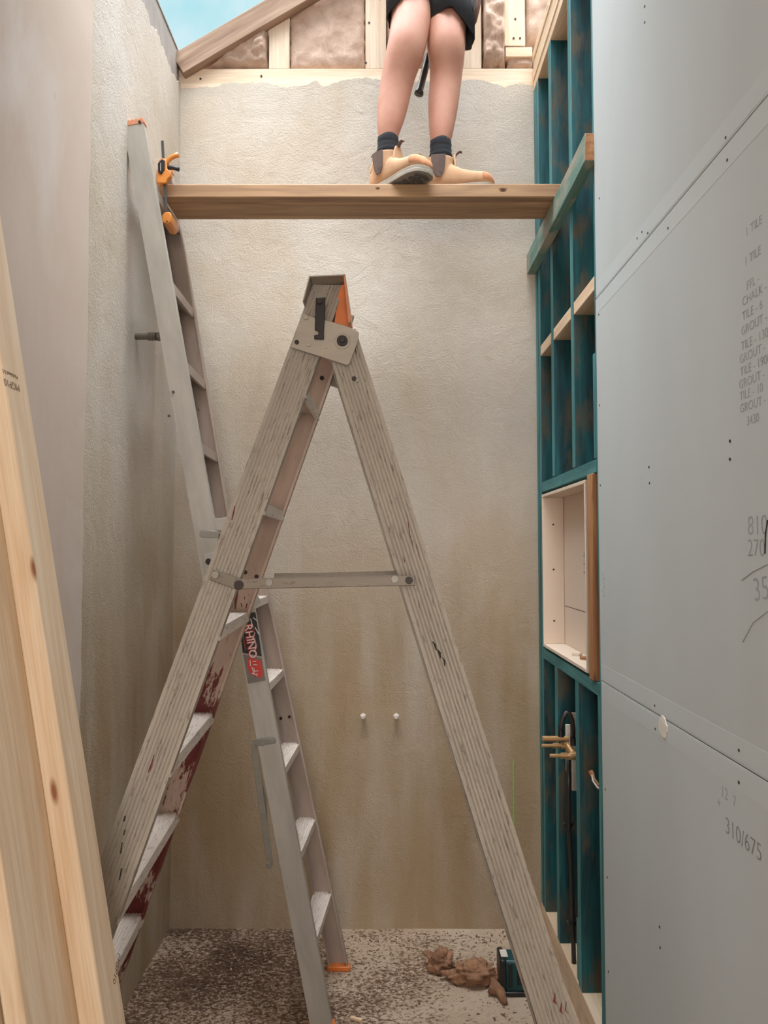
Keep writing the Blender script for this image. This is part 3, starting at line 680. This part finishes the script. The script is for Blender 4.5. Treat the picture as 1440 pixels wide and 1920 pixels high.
blot(NL, [(235, 1530), (232, 1540)], tar, w=.005); blot(NL, [(234, 1556), (232, 1566)], tar, w=.005); blot(NL, [(229, 1580), (226, 1600)], tar, w=.003); blot(NL, [(228, 1628), (224, 1650)], tar, w=.004)
blot(NR, [(765, 978), (768, 1000), (773, 1018)], drip, w=.0016); blot(NR, [(781, 1020), (787, 1050)], drip, w=.0014); blot(NR, [(756, 1042), (759, 1054)], drip, w=.003)
for k in range(3):
    blot(NR, [(811+9*k, 1203+15*k), (815+9*k, 1208+15*k), (818+8*k, 1219+15*k)], tar, w=.004)
for path, w in ((((446, 1098), (443, 1118), (441, 1142)), .0055), (((437, 1128), (434, 1140)), .006), (((458, 1118), (459, 1124)), .003), (((463, 1132), (461, 1141)), .005), (((452, 1131), (454, 1138)), .004), (((470, 1128), (469, 1133)), .002)):
    blot(FL, list(path), drip, w=w, off=.006)
for (u, v) in ((1041, 1862), (1053, 1880), (1062, 1878)): blot(NR, [(u, v), (u-2, v+16), (u+3, v+22)], drip, w=.002)
rb = onrail(*NR, .012)
for (pr) in (NL, NR, FL, FR):
    p = pr[0]; MB().box((p.x-.045, p.y-.018, 0), (p.x+.045, p.y+.03, .028)).build('foot', BLACK, la, .004)

# ---------- B: grey straight ladder behind, upper and lower section
lb_ = thing('extended_step_ladder', 'smooth grey aluminium ladder extended straight, leaning on the left wall behind the A-frame', 'ladder', (-.2, 2.88, 0))
WB, DB, TB = .074, .027, .0026
un = (aY(250, 235, 2.69), aY(380, 972, 2.69)); uf = (aY(347, 563, 3.08), aY(411, 951, 3.08))
ln = (aY(473, 1231, 2.69), aY(600, 1911, 2.69)); lf = (aY(488, 1118, 3.08), aY(637, 1814, 3.08))
UN = (ext(*un, 1.50), aY(249, 228, 2.69)); UF = (ext(*uf, 1.50), ext(*uf, UN[1].z)); 
UF[1].x = min(UF[1].x, 0)
LN = (ext(*ln, .012), ext(*ln, 1.468)); LF = (ext(*lf, .012), ext(*lf, 1.468))
sl = lambda p: (p[1].x-p[0].x)/(p[1].z-p[0].z)
ru = rail_mesh('upper_rail', *UN, WB, DB, TB, ALU, lb_, True, 0, 0, 0); rail_mesh('upper_rail', *UF, WB, DB, TB, ALU_IN, lb_, False)
rn = rail_mesh('lower_rail', *LN, WB, DB, TB, ALU, lb_, True, 0, sl(LN), 0); rail_mesh('lower_rail', *LF, WB, DB, TB, ALU_IN, lb_, False, 0, sl(LF), 0)
for z in (1.72, 2.012, 2.305, 2.597, 2.946):
    a, b = onrail(*UN, z), onrail(*UF, z); tread('rung', a+V((0, .003, 0)), b-V((0, .003, 0)), .066, ALU_IN, lb_, 6, .034)
for z in (.292, .578, .868, 1.158, 1.446):
    a, b = onrail(*LN, z), onrail(*LF, z); tread('tread', a+V((0, .003, 0)), b-V((0, .003, 0)), .070, TREAD, lb_, 7)
for pr in (UN, UF):
    M = frame(pr[1], pr[1]+(pr[1]-pr[0]).normalized(), (0, 1, 0)); sg = 1 if pr is UN else -1
    m_ = MB().box((-.012, -.040, -.002*sg), (.006, .040, .032*sg), M)
    for k in range(5): m_.box((.004, -.038+k*.0158, 0), (.010, -.028+k*.0158, .030*sg), M)
    m_.build('end_cap', ORANGE_OLD, lb_, .0015)['label'] = 'faded orange end cap'
for pr in (LN, LF):
    p = pr[0]; sg = 1 if pr is LN else -1
    MB().box((p.x-.045, min(p.y-.003*sg, p.y+.032*sg), 0), (p.x+.045, max(p.y-.003*sg, p.y+.032*sg), .018)).build('foot', ORANGE, lb_, .003)['label'] = 'orange plastic foot'
def boltB(u, v, r, m, Y=2.688, par=lb_, name='rivet'): return disc(name, aY(u, v, Y), (0, -1, 0), r, .004, m, par, 14, .0004)
for u, v in ((234, 243), (262, 229)): boltB(u, v, .0055, BOLT)
for u, v in ((325, 735), (317, 780)): boltB(u, v, .005, GREYPL)
for u, v in ((526.5, 1347), (542.5, 1344)): boltB(u, v, .006, BOLT, 3.072)
boltB(372, 768, .005, STEEL, 3.072)
# hinge between the sections
hz = aY(391, 1052, 2.69)
plateY([(381, 1040), (398, 1036), (476, 1105), (490, 1128), (470, 1140), (384, 1070)], 2.683, .004, 'hinge_plate', ALU, lb_, .001)
boltB(391, 1053, .011, BLACKMETAL, 2.681, name='hinge_bolt')
plateY([(374, 995), (378, 994), (410, 996), (410, 1008), (378, 1008), (374, 1005)], 2.674, .005, 'latch', STEEL, lb_, .001)
plateY([(401, 972), (430, 970), (430, 995), (404, 994)], 2.70, .004, 'hinge_bracket', ALU, lb_, .001)
# brace arm on the lower section
plateY([(472, 1392), (476, 1388), (512, 1384), (517, 1388), (516, 1394), (479, 1400), (473, 1398)], 2.676, .005, 'arm_link', STEEL, lb_, .001)
for u, v in ((475, 1396), (492.5, 1395), (511, 1390)): boltB(u, v, .007, STEEL, 2.674)
arm = plateY([(470, 1398), (481, 1396), (511, 1612), (512, 1622), (508, 1629), (501, 1630), (497, 1625), (499, 1619), (505, 1621), (507, 1616), (500, 1613), (497, 1600)], 2.683, .004, 'lock_arm', STEEL, lb_, .001)
plateY([(483, 1440), (499, 1492), (502, 1560), (498, 1560), (492, 1500)], 2.70, .003, 'lock_arm', STEEL, lb_, .0006)
# stickers: black label with the maker's lettering, grey label with a red blot
def M_face(c, tilt, Y): return Matrix.Translation((c.x, Y, c.z)) @ Matrix(((1, 0, 0, 0), (0, 0, -1, 0), (0, 1, 0, 0), (0, 0, 0, 1))) @ Matrix.Rotation(tilt, 4, 'Z')
YS = 2.6885
st = plateY([(447, 1150), (479, 1148), (491, 1231), (455, 1224)], YS, .0012, 'sticker', STICK_BLACK, rn, 0)
st['label'] = 'black sticker with red and white lettering'
st2 = plateY([(456, 1227), (491, 1234), (498, 1276), (465, 1282)], YS, .0012, 'sticker', STICK_GREY, rn, 0); st2['label'] = 'grey sticker with a red blot'
tl2 = math.radians(90-10) - math.pi
text('lettering', 'RHINO', M_face(aY(457.5, 1171, YS), math.radians(-80), YS-.0006), .038, REDINK, rn, .0002, .0016)
text('lettering', 'RHINO', M_face(aY(458.5, 1172, YS), math.radians(-80), YS-.0009), .037, WHITEINK, rn, .0002, -.0001)
MB().box((0, -.0008, 0), (.075, .0008, .0004), M_face(aY(454, 1180, YS), math.radians(-80), YS-.0006)).box((0, -.0008, 0), (.09, .0008, .0004), M_face(aY(474, 1170, YS), math.radians(-80), YS-.0006)).build('lettering', REDINK, rn)
for (u, v, L_, an) in ((478, 1176, .03, -60), (478, 1186, .022, -110), (476, 1196, .03, -70), (480, 1205, .024, -95), (481, 1213, .02, -120), (470, 1160, .03, -75), (475, 1158, .02, -40)):
    MB().box((0, -.0014, 0), (L_, .0014, .0004), M_face(aY(u, v, YS), math.radians(an), YS-.0006)).build('lettering', WHITEINK, rn)
plateY([(465, 1234), (478, 1236), (488, 1238), (492, 1254), (493, 1268), (484, 1271), (476, 1266), (468, 1263), (464, 1250)], YS-.0005, .001, 'red_blot', REDINK, rn, 0)
for (u, v, L_, an) in ((469, 1238, .020, -85), (472, 1250, .026, -70), (474, 1240, .012, 0), (475, 1246, .014, -5), (476, 1252, .016, -80), (477, 1258, .014, 0), (472, 1262, .018, -20), (482, 1262, .010, -90)):
    MB().box((0, -.0012, 0), (L_, .0012, .0004), M_face(aY(u, v, YS), math.radians(an), YS-.0010)).build('lettering', WHITEINK, rn)

# ================================================================== PLANKS
ZP = 2.949
pxl = aY(297, 370, 2.80).x
p1 = beam('scaffold_plank', (pxl-.005, 2.841, ZP+.026), (XR+.02, 2.841, ZP+.026), .041, .052, PLANK, None, bevel=.004)
tag(p1, 'front, narrower brown timber of the pair spanning from ladder to ledger under the person', 'plank')
p2 = beam('scaffold_plank', (pxl+.012, 2.942, ZP+.0225), (XR+.02, 2.942, ZP+.0225), .143, .045, PLANK, None, bevel=.003)
tag(p2, 'rear, wider brown timber of the pair spanning from ladder to ledger, its underside in view', 'plank')

# leaning pine boards, lower left
def lean_board(xr, y0, w, dpt, label, top=None, m=PINE, gap=0):
    """xr: right face x at z=.80, w thickness in x, y0 front edge, dpt depth in y"""
    k = -.176; xm = xr-w/2
    foot = V((xm + .80*(-k), y0+dpt/2, .008)); 
    ztop = (XL+.016 - (xm-w*.52) )/k + .80 if top is None else top
    up = V((xm + (ztop-.80)*k, y0+dpt/2, ztop))
    d_ = (up-foot).normalized(); 
    o = MB().box((0, -dpt/2, -w/2), ((up-foot).length, dpt/2, w/2)).build('timber_board', m, None, .004, M=frame(foot, up, (1, 0, 0)), seg=3)
    return tag(o, label, 'board', 'pine boards leaning at the lower left')
xA = aY(205, 1900, 1.42).x
lean_board(xA, 1.39, .045, .090, 'pale pine board leaning furthest right, with a dark knot and a grade stamp')
lean_board(xA-.0455, 1.225, .034, .190, 'wide pine board leaning just left of the stamped one')
lean_board(xA-.083, 1.20, .045, .190, 'third leaning pine board from the right, cut by the left edge of the photo')
lean_board(xA-.130, 1.17, .045, .190, 'leftmost leaning pine board, only a sliver in view at the bottom corner')
bo = [o for o in SC.objects if o.name.startswith('timber_board')][0]
Mb = bo.matrix_basis; stamp = flat('stamp_ink', (120, 92, 70), .8)
def side_mark(u, v, s, size, rot=0):
    # onto the right (+x-ish) face of the first board: plane through face
    n = (Mb.to_3x3() @ V((0, 0, 1))); q = Mb @ V((0, 0, .0228)); d = ray(u, v); p = E0 + d*((q-E0).dot(n)/d.dot(n))
    ax = (Mb.to_3x3() @ V((1, 0, 0))); M = Matrix((ax, n.cross(ax), n)).transposed().to_4x4(); M.translation = p
    text('grade_stamp', s, M @ Matrix.Rotation(rot, 4, 'Z'), size, stamp, bo, .0001)
side_mark(36, 722, 'MGP10', .020, math.pi/2); side_mark(33, 705, 'Machined S-5', .011, math.pi/2)
side_mark(222, 1785, 'MGP10', .018, math.pi*.7)

kn_ = flat('dark_knot', (62, 40, 26), .8); kr = flat('knot_rim', (128, 88, 56), .8)
for (u, v, r, par) in ((943, 356, .010, p1), (708, 353, .006, p1)):
    c = aY(u, v, 2.8205); ring = [(c.x+r*1.5*math.cos(q)*(1+.2*math.sin(3*q)), c.z+r*.95*math.sin(q)*(1+.15*math.cos(2*q))) for q in [2*math.pi*k/20 for k in range(20)]]
    MB().prism(ring, 2.8201, 2.8208, Mg).build('knot_ring', kr, par)
    MB().prism([(c.x+(x-c.x)*.55, c.z+(z-c.z)*.6) for x, z in ring], 2.8197, 2.8206, Mg).build('knot', kn_, par)
# ================================================================== CLAMP
YC = 2.795
cl = thing('bar_clamp', 'orange and black trigger bar clamp holding the plank end to the ladder rung', 'clamp', tuple(aY(312, 420, YC)))
beam('bar', aY(312, 402, YC), aY(304.5, 264, YC), .005, .0105, GREYPL, cl, up=(1, 0, 0), bevel=.001)
plateY([(293, 343), (293, 328), (298, 320), (297, 300), (304, 296), (310, 297), (312, 302), (313, 316), (321, 322), (320, 330), (314, 335), (311, 343)], YC-.012, .024, 'head', YORANGE, cl, .003)
pn = plateY([(296, 322), (295.5, 306), (303, 298), (309, 300), (308, 318), (302, 327)], YC-.016, .006, 'grip_panel', BLACK, cl, .002)
MB().box((0, -.0009, 0), (.030, .0009, .0004), M_face(aY(301, 320, YC-.017), math.radians(90), YC-.0165)).build('lettering', WHITEINK, cl)
MB().tube([aY(u, v, YC) for u, v in ((311, 312), (313, 303), (320, 296), (328, 292.5), (335, 290))], [.010, .010, .0095, .009, .0095], 12).build('handle', YORANGE, cl, smooth=True)
MB().tube([aY(u, v, YC) for u, v in ((310, 316), (318, 314), (327, 315), (336, 318))], [.008, .008, .0075, .008], 12).build('trigger', BLACK, cl, smooth=True)
plateY([(303, 404), (308, 398), (317, 397), (321, 400), (320, 415), (314, 420), (304, 417)], YC-.010, .10, 'lower_jaw', YORANGE, cl, .003)
MB().tube([aY(313, 415, YC-.011), aY(313, 415, YC-.013)], .003, 10).build('rivet', BOLT, cl)

# ================================================================== PERSON
TOPZ = ZP+.052
pe = thing('person', 'person in black shorts, black socks and tan boots standing on the planks', 'person', (.12, 2.9, TOPZ))
def sk(nodes, edges, name, mat_, parent, lev=2, root=0):
    me = bpy.data.meshes.new(name); me.from_pydata([tuple(p) for p, r in nodes], edges, []); me.materials.append(mat_)
    o = link(bpy.data.objects.new(name, me)); put(o, Matrix.Identity(4), parent)
    m = o.modifiers.new('skin', 'SKIN'); m.use_smooth_shade = True
    for i, (p, r) in enumerate(nodes):
        o.data.skin_vertices[0].data[i].radius = r if isinstance(r, tuple) else (r, r)
    o.data.skin_vertices[0].data[root].use_root = True
    s = o.modifiers.new('sub', 'SUBSURF'); s.levels = lev; s.render_levels = lev
    # bake so that the object is a plain mesh with its origin at the base
    me2 = bpy.data.meshes.new_from_object(o.evaluated_get(bpy.context.evaluated_depsgraph_get()))
    bpy.data.objects.remove(o); me2.name = name
    me2.materials.clear(); me2.materials.append(mat_)
    for p in me2.polygons: p.use_smooth = True
    o = link(bpy.data.objects.new(name, me2)); put(o, Matrix.Identity(4), parent); return o
KW = 2.97/1440/2*1.13
def legpts(rows): return [(aY((a+b)/2, v, Y), (b-a)*KW) for v, a, b, Y in rows]
Lrows = [(300, 714, 740, 2.905), (275, 713, 741, 2.90), (247, 708, 748, 2.895), (225, 708, 757, 2.90), (191, 709, 766, 2.905), (150, 715, 774, 2.90), (118, 721, 786, 2.88), (88, 728, 797, 2.865), (60, 733, 802, 2.875), (25, 736, 810, 2.895)]
Rrows = [(310, 812, 840, 2.94), (283, 811, 841, 2.94), (258, 806, 847, 2.935), (230, 804, 853, 2.94), (191, 802, 860, 2.95), (150, 807, 865, 2.945), (118, 806, 869, 2.925), (90, 801, 872, 2.905), (60, 802, 872, 2.915), (30, 806, 876, 2.93)]
Lp, Rp = legpts(Lrows), legpts(Rrows)
hipz = TOPZ+.93; cx = .17
nodes = [(V((cx, 2.96, hipz+.03)), (.15, .11))]; edges = []
def chain(lst, start):
    i = start
    for p, r in lst: nodes.append((V(p), r)); edges.append((i, len(nodes)-1)); i = len(nodes)-1
    return i
chain([(V((.085, 2.93, hipz-.10)), .087)] + Lp[::-1], 0)
chain([(V((.255, 2.95, hipz-.10)), .087)] + Rp[::-1], 0)
ch = chain([(V((cx, 2.96, hipz+.16)), (.13, .095)), (V((cx, 2.955, hipz+.30)), (.15, .105)), (V((cx, 2.95, hipz+.43)), (.15, .10))], 0)
nk = chain([(V((cx, 2.95, hipz+.52)), .055), (V((cx, 2.94, hipz+.58)), .052), (V((cx-.0, 2.925, hipz+.67)), (.075, .088)), (V((cx, 2.92, hipz+.75)), (.07, .085))], ch)
for s in (-1, 1):
    sh = chain([(V((cx+s*.17, 2.95, hipz+.45)), .055), (V((cx+s*.24, 2.98, hipz+.33)), .048), (V((cx+s*.27, 3.02, hipz+.20)), .042), (V((cx+s*.24, 3.10, hipz+.34)), .038), (V((cx+s*.20, 3.17, hipz+.46)), .028), (V((cx+s*.19, 3.20, hipz+.51)), (.036, .018))], ch)
    for fdx in (-.028, -.010, .010, .027):
        fp_ = V((cx+s*.19+fdx, 3.215, hipz+.56)); chain([(fp_, .009), (fp_+V((0, .012, .03)), .008), (fp_+V((0, .03, .045)), .007)], sh)
    chain([(V((cx+s*.19-s*.045, 3.19, hipz+.52)), .010), (V((cx+s*.19-s*.058, 3.20, hipz+.55)), .008)], sh)
body = sk(nodes, edges, 'body', SKIN, pe)
# head details
hc = V((cx, 2.92, hipz+.70))
MB().tube([hc+V((0, .085, -.01)), hc+V((0, .107, -.025))], [.012, .010], 8).build('nose', SKIN, pe, smooth=True)
def ellip(c, rx, ry, rz, z0=-1, n=18, seg=28, f=None):
    rings = []
    for i in range(n+1):
        ph = z0*math.pi/2 + (math.pi/2 - z0*math.pi/2)*i/n; rr_ = math.cos(ph)
        rings.append([c+V((rx*rr_*math.cos(q), ry*rr_*math.sin(q), rz*math.sin(ph))) for q in [2*math.pi*k/seg for k in range(seg)]])
    return rings
MB().loft(ellip(hc+V((0, -.012, .035)), .086, .10, .10, -.25)).build('hair', HAIR, pe, smooth=True)
for s in (-1, 1): MB().loft(ellip(hc+V((s*.08, 0, -.01)), .012, .02, .032)).build('ear', SKIN, pe, smooth=True)
# shirt
rings = []
for (z, rx, ry) in ((hipz+.02, .185, .135), (hipz+.16, .165, .125), (hipz+.30, .190, .135), (hipz+.42, .20, .13), (hipz+.49, .13, .085), (hipz+.515, .075, .07)):
    rings.append([V((cx+rx*math.cos(q), 2.955+ry*math.sin(q), z)) for q in [2*math.pi*k/36 for k in range(36)]])
MB().loft(rings, cap=False).build('shirt', SHIRT, pe, smooth=True)
# shorts: two legs with open hems plus seat
def shorts_leg(stations, seed):
    rg = []
    for k, (c, rx, ry, dl, dr) in enumerate(stations):
        r_ = []
        for j in range(48):
            q = 2*math.pi*j/48; f = 1 + (.05*math.sin(5*q+seed+k*.5) + .03*math.sin(9*q+seed*2))*(.5+.5*(k/len(stations)))
            tilt = dr*max(0, math.cos(q)) + dl*max(0, -math.cos(q))
            r_.append(c + V((rx*f*math.cos(q), ry*f*math.sin(q), tilt)))
        rg.append(r_)
    inner = [[c0.lerp(p, .955) for p in r] for r, (c0, *_x) in zip(rg, stations)][::-1]
    return rg + inner
a0 = V((.085, 2.93, hipz+.02)); hemL = aY(771, 8, 2.895)
S = MB()
S.loft(shorts_leg([(a0, .11, .125, 0, 0), (V((.083, 2.925, 3.88)), .098, .11, 0, 0), (V((hemL.x, 2.905, 3.80)), .094, .10, -.02, .0), (V((hemL.x-.002, 2.90, hemL.z-.01)), .092, .097, -.060, .035)], 1), cap=False)
hemR = aY(842, 45, 2.92)
S.loft(shorts_leg([(V((.255, 2.95, hipz+.02)), .11, .125, 0, 0), (V((.252, 2.945, 3.87)), .104, .112, 0, 0), (V((.250, 2.935, 3.77)), .098, .106, 0, -.01), (V((hemR.x+.006, 2.93, hemR.z+.005)), .092, .100, -.01, -.082)], 2.3), cap=False)
S.loft([[V((cx+rx*math.cos(q), 2.955+ry*math.sin(q), z)) for q in [2*math.pi*k/40 for k in range(40)]] for (z, rx, ry) in ((hipz-.09, .17, .115), (hipz-.03, .195, .14), (hipz+.06, .185, .138), (hipz+.12, .172, .13))])
S.build('shorts', CLOTH, pe, smooth=True)
# socks
def sock(p, r, z0, z1, nm='sock'):
    rg = []; n = 12
    for i in range(n+1):
        z = z0+(z1-z0)*i/n; k = 1.0 + .035*math.sin(i*2.1) + (.06 if 4 <= i <= 5 else 0) + .04*(1-i/n)
        rg.append([V((p.x+r*k*math.cos(q), p.y+r*k*math.sin(q), z+.003*math.sin(q*3+i))) for q in [2*math.pi*j/28 for j in range(28)]])
    return MB().loft(rg).build(nm, SOCK, pe, smooth=True)
zsL = aY(727, 249, 2.86).z; zsR = aY(826, 256, 2.90).z
sock(Lp[2][0].lerp(Lp[1][0], .4), .0405, TOPZ+.13, zsL); sock(Rp[2][0].lerp(Rp[1][0], .4), .0415, TOPZ+.13, zsR)
# boots
def superell(cx_, y, z0, z1, w, n=24, e=2.5):
    pts = []
    for k in range(n):
        q = 2*math.pi*k/n; c_, s_ = math.cos(q), math.sin(q)
        pts.append(V((cx_, y + w/2*math.copysign(abs(c_)**(2/e), c_), (z0+z1)/2 + (z1-z0)/2*math.copysign(abs(s_)**(2/e), s_))))
    return pts
def boot(ank, ang, label, pitch=0):
    M = Matrix.Translation((ank.x, ank.y, TOPZ+.0005)) @ Matrix.Rotation(ang, 4, 'Z')
    m_ = MB()
    st_ = [(-.078, .054, .092, .030), (-.070, .066, .110, .026), (-.045, .076, .135, .026), (0, .080, .138, .026), (.045, .086, .124, .026), (.085, .096, .102, .026), (.125, .104, .090, .026), (.160, .104, .085, .026), (.185, .092, .077, .027), (.200, .068, .062, .029), (.207, .036, .048, .032)]
    m_.loft([superell(x, 0, z0-.004, zt, w) for x, w, zt, z0 in st_])
    sh = []
    for (z, rx, ry, ox) in ((.055, .064, .041, -.012), (.10, .061, .050, -.010), (.125, .057, .052, -.006), (.150, .057, .053, -.004)):
        sh.append([V((ox+rx*math.cos(q), ry*math.sin(q), z)) for q in [2*math.pi*k/28 for k in range(28)]])
    m_.loft(sh)
    up = m_.build('boot', SUEDE, pe, M=M)
    r = up.modifiers.new('remesh', 'REMESH'); r.mode = 'VOXEL'; r.voxel_size = .0035; r.use_smooth_shade = True
    s = up.modifiers.new('smooth', 'SMOOTH'); s.iterations = 3; s.factor = .5
    up['label'] = label
    # sole outline
    def outline(g, n=40):
        pts = []
        for x, w, zt, z0 in st_: pts.append((x, w/2+g))
        pts = [(-.082-g, .0)] + [(x, w) for x, w in pts] + [(.209+g, 0)]
        return pts + [(x, -w) for x, w in pts[1:-1]][::-1]
    so = MB().prism(outline(.004), .002, .028, None)
    so = MB(); so.prism(outline(.003), .016, .030); so.prism(outline(.0045), .004, .018)
    sole = so.build('sole', SOLE, up, .002, M=M)
    tr_ = MB(); th_ = MB()
    for k in range(9):
        x = -.07+k*.031
        if -.01 < x < .03: continue
        if x < 0: tq = th_
        else: tq = tr_
        for s in (-1, 1): tq.box((0, 0, -.0005), (.017, .034, .0045), Matrix.Translation((x, 0, 0)) @ Matrix.Rotation(s*.35, 4, 'Z') @ Matrix.Translation((0, -.002 if s > 0 else -.032, 0)))
    tr_.box((.045, -.004, .001), (.195, .004, .0045)); th_.box((-.07, -.004, .001), (-.02, .004, .0045))
    tr_.build('tread_block', TREADR, up, .001, M=M); th_.build('heel_tread_block', TREADR, up, .001, M=M)
    for s in (-1, 1):   # elastic gussets
        vs = []
        for i, (z, hw) in enumerate(((.150, .028), (.135, .028), (.11, .026), (.085, .021), (.066, .011))):
            vs.append([V((-.008-hw, s*(.046+.075*(z-.07)), z)), V((-.008, s*(.0505+.085*(z-.07)), z-.002)), V((-.008+hw, s*(.046+.075*(z-.07)), z)), V((-.008+hw*.9, s*.036, z)), V((-.008-hw*.9, s*.036, z))])
        MB().loft(vs).build('elastic_gusset', ELASTIC, up, M=M, smooth=False)
    for (x, dx) in ((.053, 1), (-.064, -1)):   # pull tabs, front and back
        tb = MB(); pth = [(x, .138), (x+dx*.003, .160), (x+dx*.008, .172), (x+dx*.019, .180), (x+dx*.029, .178)]
        tb.loft([[V((px, -.008, pz-.0015)), V((px, .008, pz-.0015)), V((px, .008, pz+.0015)), V((px, -.008, pz+.0015))] for px, pz in pth])
        tb.build('pull_tab', ELASTIC if dx > 0 else SUEDE, up, .0008, M=M)
        MB().loft([[V((px+(.004*dx), -w_, pz)), V((px+(.004*dx), w_, pz)), V((px-.004*dx, w_, pz)), V((px-.004*dx, -w_, pz))] for px, pz, w_ in ((x+dx*.004, .095, .034), (x+dx*.002, .13, .026), (x, .152, .019), (x, .166, .012))]).build('shaft_panel', SUEDE, up, .003, M=M)
    tc_ = MB(); tc_.loft([superell(x, 0, z0, zt+.0016, w+.003) for x, w, zt, z0 in st_[7:]]); tc_.build('toe_patch', SUEDE_TOE, up, M=M, smooth=True)
    return up
boot(V((Lp[1][0].x+.002, 2.902, 0)), math.radians(-46), 'tan boot with its toe over the plank edge, sole in view')
boot(V((Rp[1][0].x+.002, 2.94, 0)), math.radians(-7), 'tan boot planted sideways along the plank, orange worn toe')

# hammer hanging behind the knees, and pouch
hb, ht = aY(785, 177, 3.02), aY(807, 92, 3.02); dirh = (ht-hb).normalized()
hm = thing('hammer', 'hammer hanging handle-down behind the knees of the person, black rubber grip', 'hammer', tuple(hb))
MB().tube([hb, hb+dirh*.010, hb+dirh*.02, hb+dirh*.09, hb+dirh*.17], [.0185, .0185, .0140, .0140, .0150], 16).build('grip', RUBBER, hm, smooth=True)
MB().tube([hb+dirh*.17, hb+dirh*.30], .008, 12).build('shaft', STEEL, hm)
hd = hb+dirh*.30; MB().tube([hd+V((-.05, 0, .0)), hd+V((-.03, 0, 0)), hd+V((-.02, 0, 0)), hd+V((.03, 0, 0)), hd+V((.07, 0, -.015))], [.014, .014, .010, .011, .004], 12).build('head', STEEL, hm)
pc = aY(893, 10, 2.98)
tp = thing('tool_pouch', 'brown leather tool pouch with a looped cord at the right hip of the person', 'pouch', tuple(pc))
rg = []
for (dz, w, d_) in ((-.075, .010, .02), (-.065, .022, .035), (-.02, .028, .045), (.06, .032, .05), (.12, .034, .05)):
    rg.append([V((pc.x-.012+w*math.cos(q)+dz*.12, pc.y+.0+d_*math.sin(q), pc.z+dz)) for q in [2*math.pi*k/20 for k in range(20)]])
MB().loft(rg).build('pouch', LEATHER, tp, smooth=True)
MB().tube([aY(u, v, 2.88) for u, v in ((888, -14), (884, 5), (887, 20), (893, 14), (896, -12))], .0022, 8).build('cord', ELASTIC, tp, smooth=True)

# ================================================================== FLOOR ITEMS
def scrap(u, v, rx, ry, rz, seed, label):
    c = aZ(u, v, 0); rings = ellip(V((0, 0, 0)), 1, 1, 1, -1, 34, 48); m_ = MB(); rr2 = []
    for r in rings:
        q = []
        for p in r:
            k = 1 + .55*noise.fractal(p*1.6+V((seed, 0, 0)), 1, 2, 5) + .18*noise.noise(p*6+V((0, seed, 0)))
            z = max(-.92, p.z*k); q.append(c + V((p.x*rx*k, p.y*ry*k, (z+.92)*rz)))
        rr2.append(q)
    o = m_.loft(rr2).build('insulation_scrap', WOOL_DK, smooth=True); tag(o, label, 'insulation scrap', 'scraps of insulation on the floor'); return o
scrap(824, 1818, .058, .045, .035, 3.0, 'round crumpled brown insulation scrap on the slab, left of the two')
s2_ = scrap(893, 1842, .095, .045, .038, 8.4, 'long ragged brown insulation scrap on the slab beside the black tool')
c = aZ(944, 1880, 0)
MB().tube([aZ(920, 1848, .03), aZ(938, 1858, .02), aZ(947, 1882, .008)], [.028, .02, .010], 10).build('wool_tail', WOOL_DK, s2_, smooth=True)
# tool on the floor
c = aZ(965, 1868, 0); bt = thing('laser_level', 'black and dark teal square site tool on the slab behind the right ladder leg', 'tool', (c.x, c.y, 0))
def bx(a, b, nm, m, bv=.004): MB().box(tuple(V(a)+V((c.x, c.y, 0))), tuple(V(b)+V((c.x, c.y, 0)))).build(nm, m, bt, bv)
bx((-.035, .0, .012), (.075, .09, .125), 'body', TEALPL, .008); bx((-.052, -.006, .004), (-.030, .096, .130), 'end_guard', BLACK, .006); bx((-.04, -.008, 0), (.085, .098, .018), 'base', BLACK, .004)
bx((-.022, -.004, .03), (-.008, .002, .115), 'guard_rib', BLACK, .002); bx((-.045, .02, .1285), (-.02, .07, .1315), 'label_plate', WHITEPL, .0005); bx((.01, -.004, .04), (.06, .001, .10), 'window_panel', BLACK, .002)
# splinter offcut near the bottom edge, debris
c = aZ(668, 1914, 0); o = beam('timber_offcut', c+V((-.02, .01, .006)), c+V((.02, -.01, .006)), .012, .01, PINE, None); tag(o, 'small pale pine splinter on the slab at the bottom edge', 'offcut')
def chips(name, n, m, seed, smin, smax, wt, label):
    random.seed(seed); B = MB(); k = 0
    while k < n:
        x = random.uniform(XL+.02, .60); y = random.uniform(1.9, YB-.02)
        w = wt(x, y)
        if random.random() > w: continue
        s = random.uniform(smin, smax); q = random.uniform(0, 6.28); el = random.choice((1, 1, 1.6, 3.5))
        M = Matrix.Translation((x, y, s*.25)) @ Matrix.Rotation(q, 4, 'Z') @ Matrix.Rotation(random.uniform(-.5, .5), 4, 'X')
        j = lambda: random.uniform(.6, 1.2)
        B.add([(-s*el*j(), -s*j(), 0), (s*el*j(), -s*j()*.6, 0), (s*el*j()*.8, s*j(), 0), (-s*el*j()*.6, s*j(), 0), (0, 0, s*.7*j())], [(3, 2, 1, 0), (0, 1, 4), (1, 2, 4), (2, 3, 4), (3, 0, 4)], M); k += 1
    o = B.build(name, m); tag(o, label, 'debris', kind='stuff'); return o
def wgt(x, y): 
    w = .28 + .5*max(0, min(1, (.05-x)*2)) + .35*nf(x*3, y*3, 2) + (.5 if y > YB-.12 else 0) + (.6*math.exp(-((x+.46)**2/.02+(y-2.86)**2/.03)))
    return max(.04, min(1, w))
chips('floor_debris', 5200, flat('dark_brown_dirt', (112, 84, 68), 1), 3, .001, .0042, wgt, 'dark brown dirt and bark chips scattered over the slab')
chips('sawdust', 3000, flat('pale_dust_chips', (206, 180, 160), 1), 5, .001, .0035, lambda x, y: .5, 'pale plaster dust and sawdust flakes scattered over the slab')
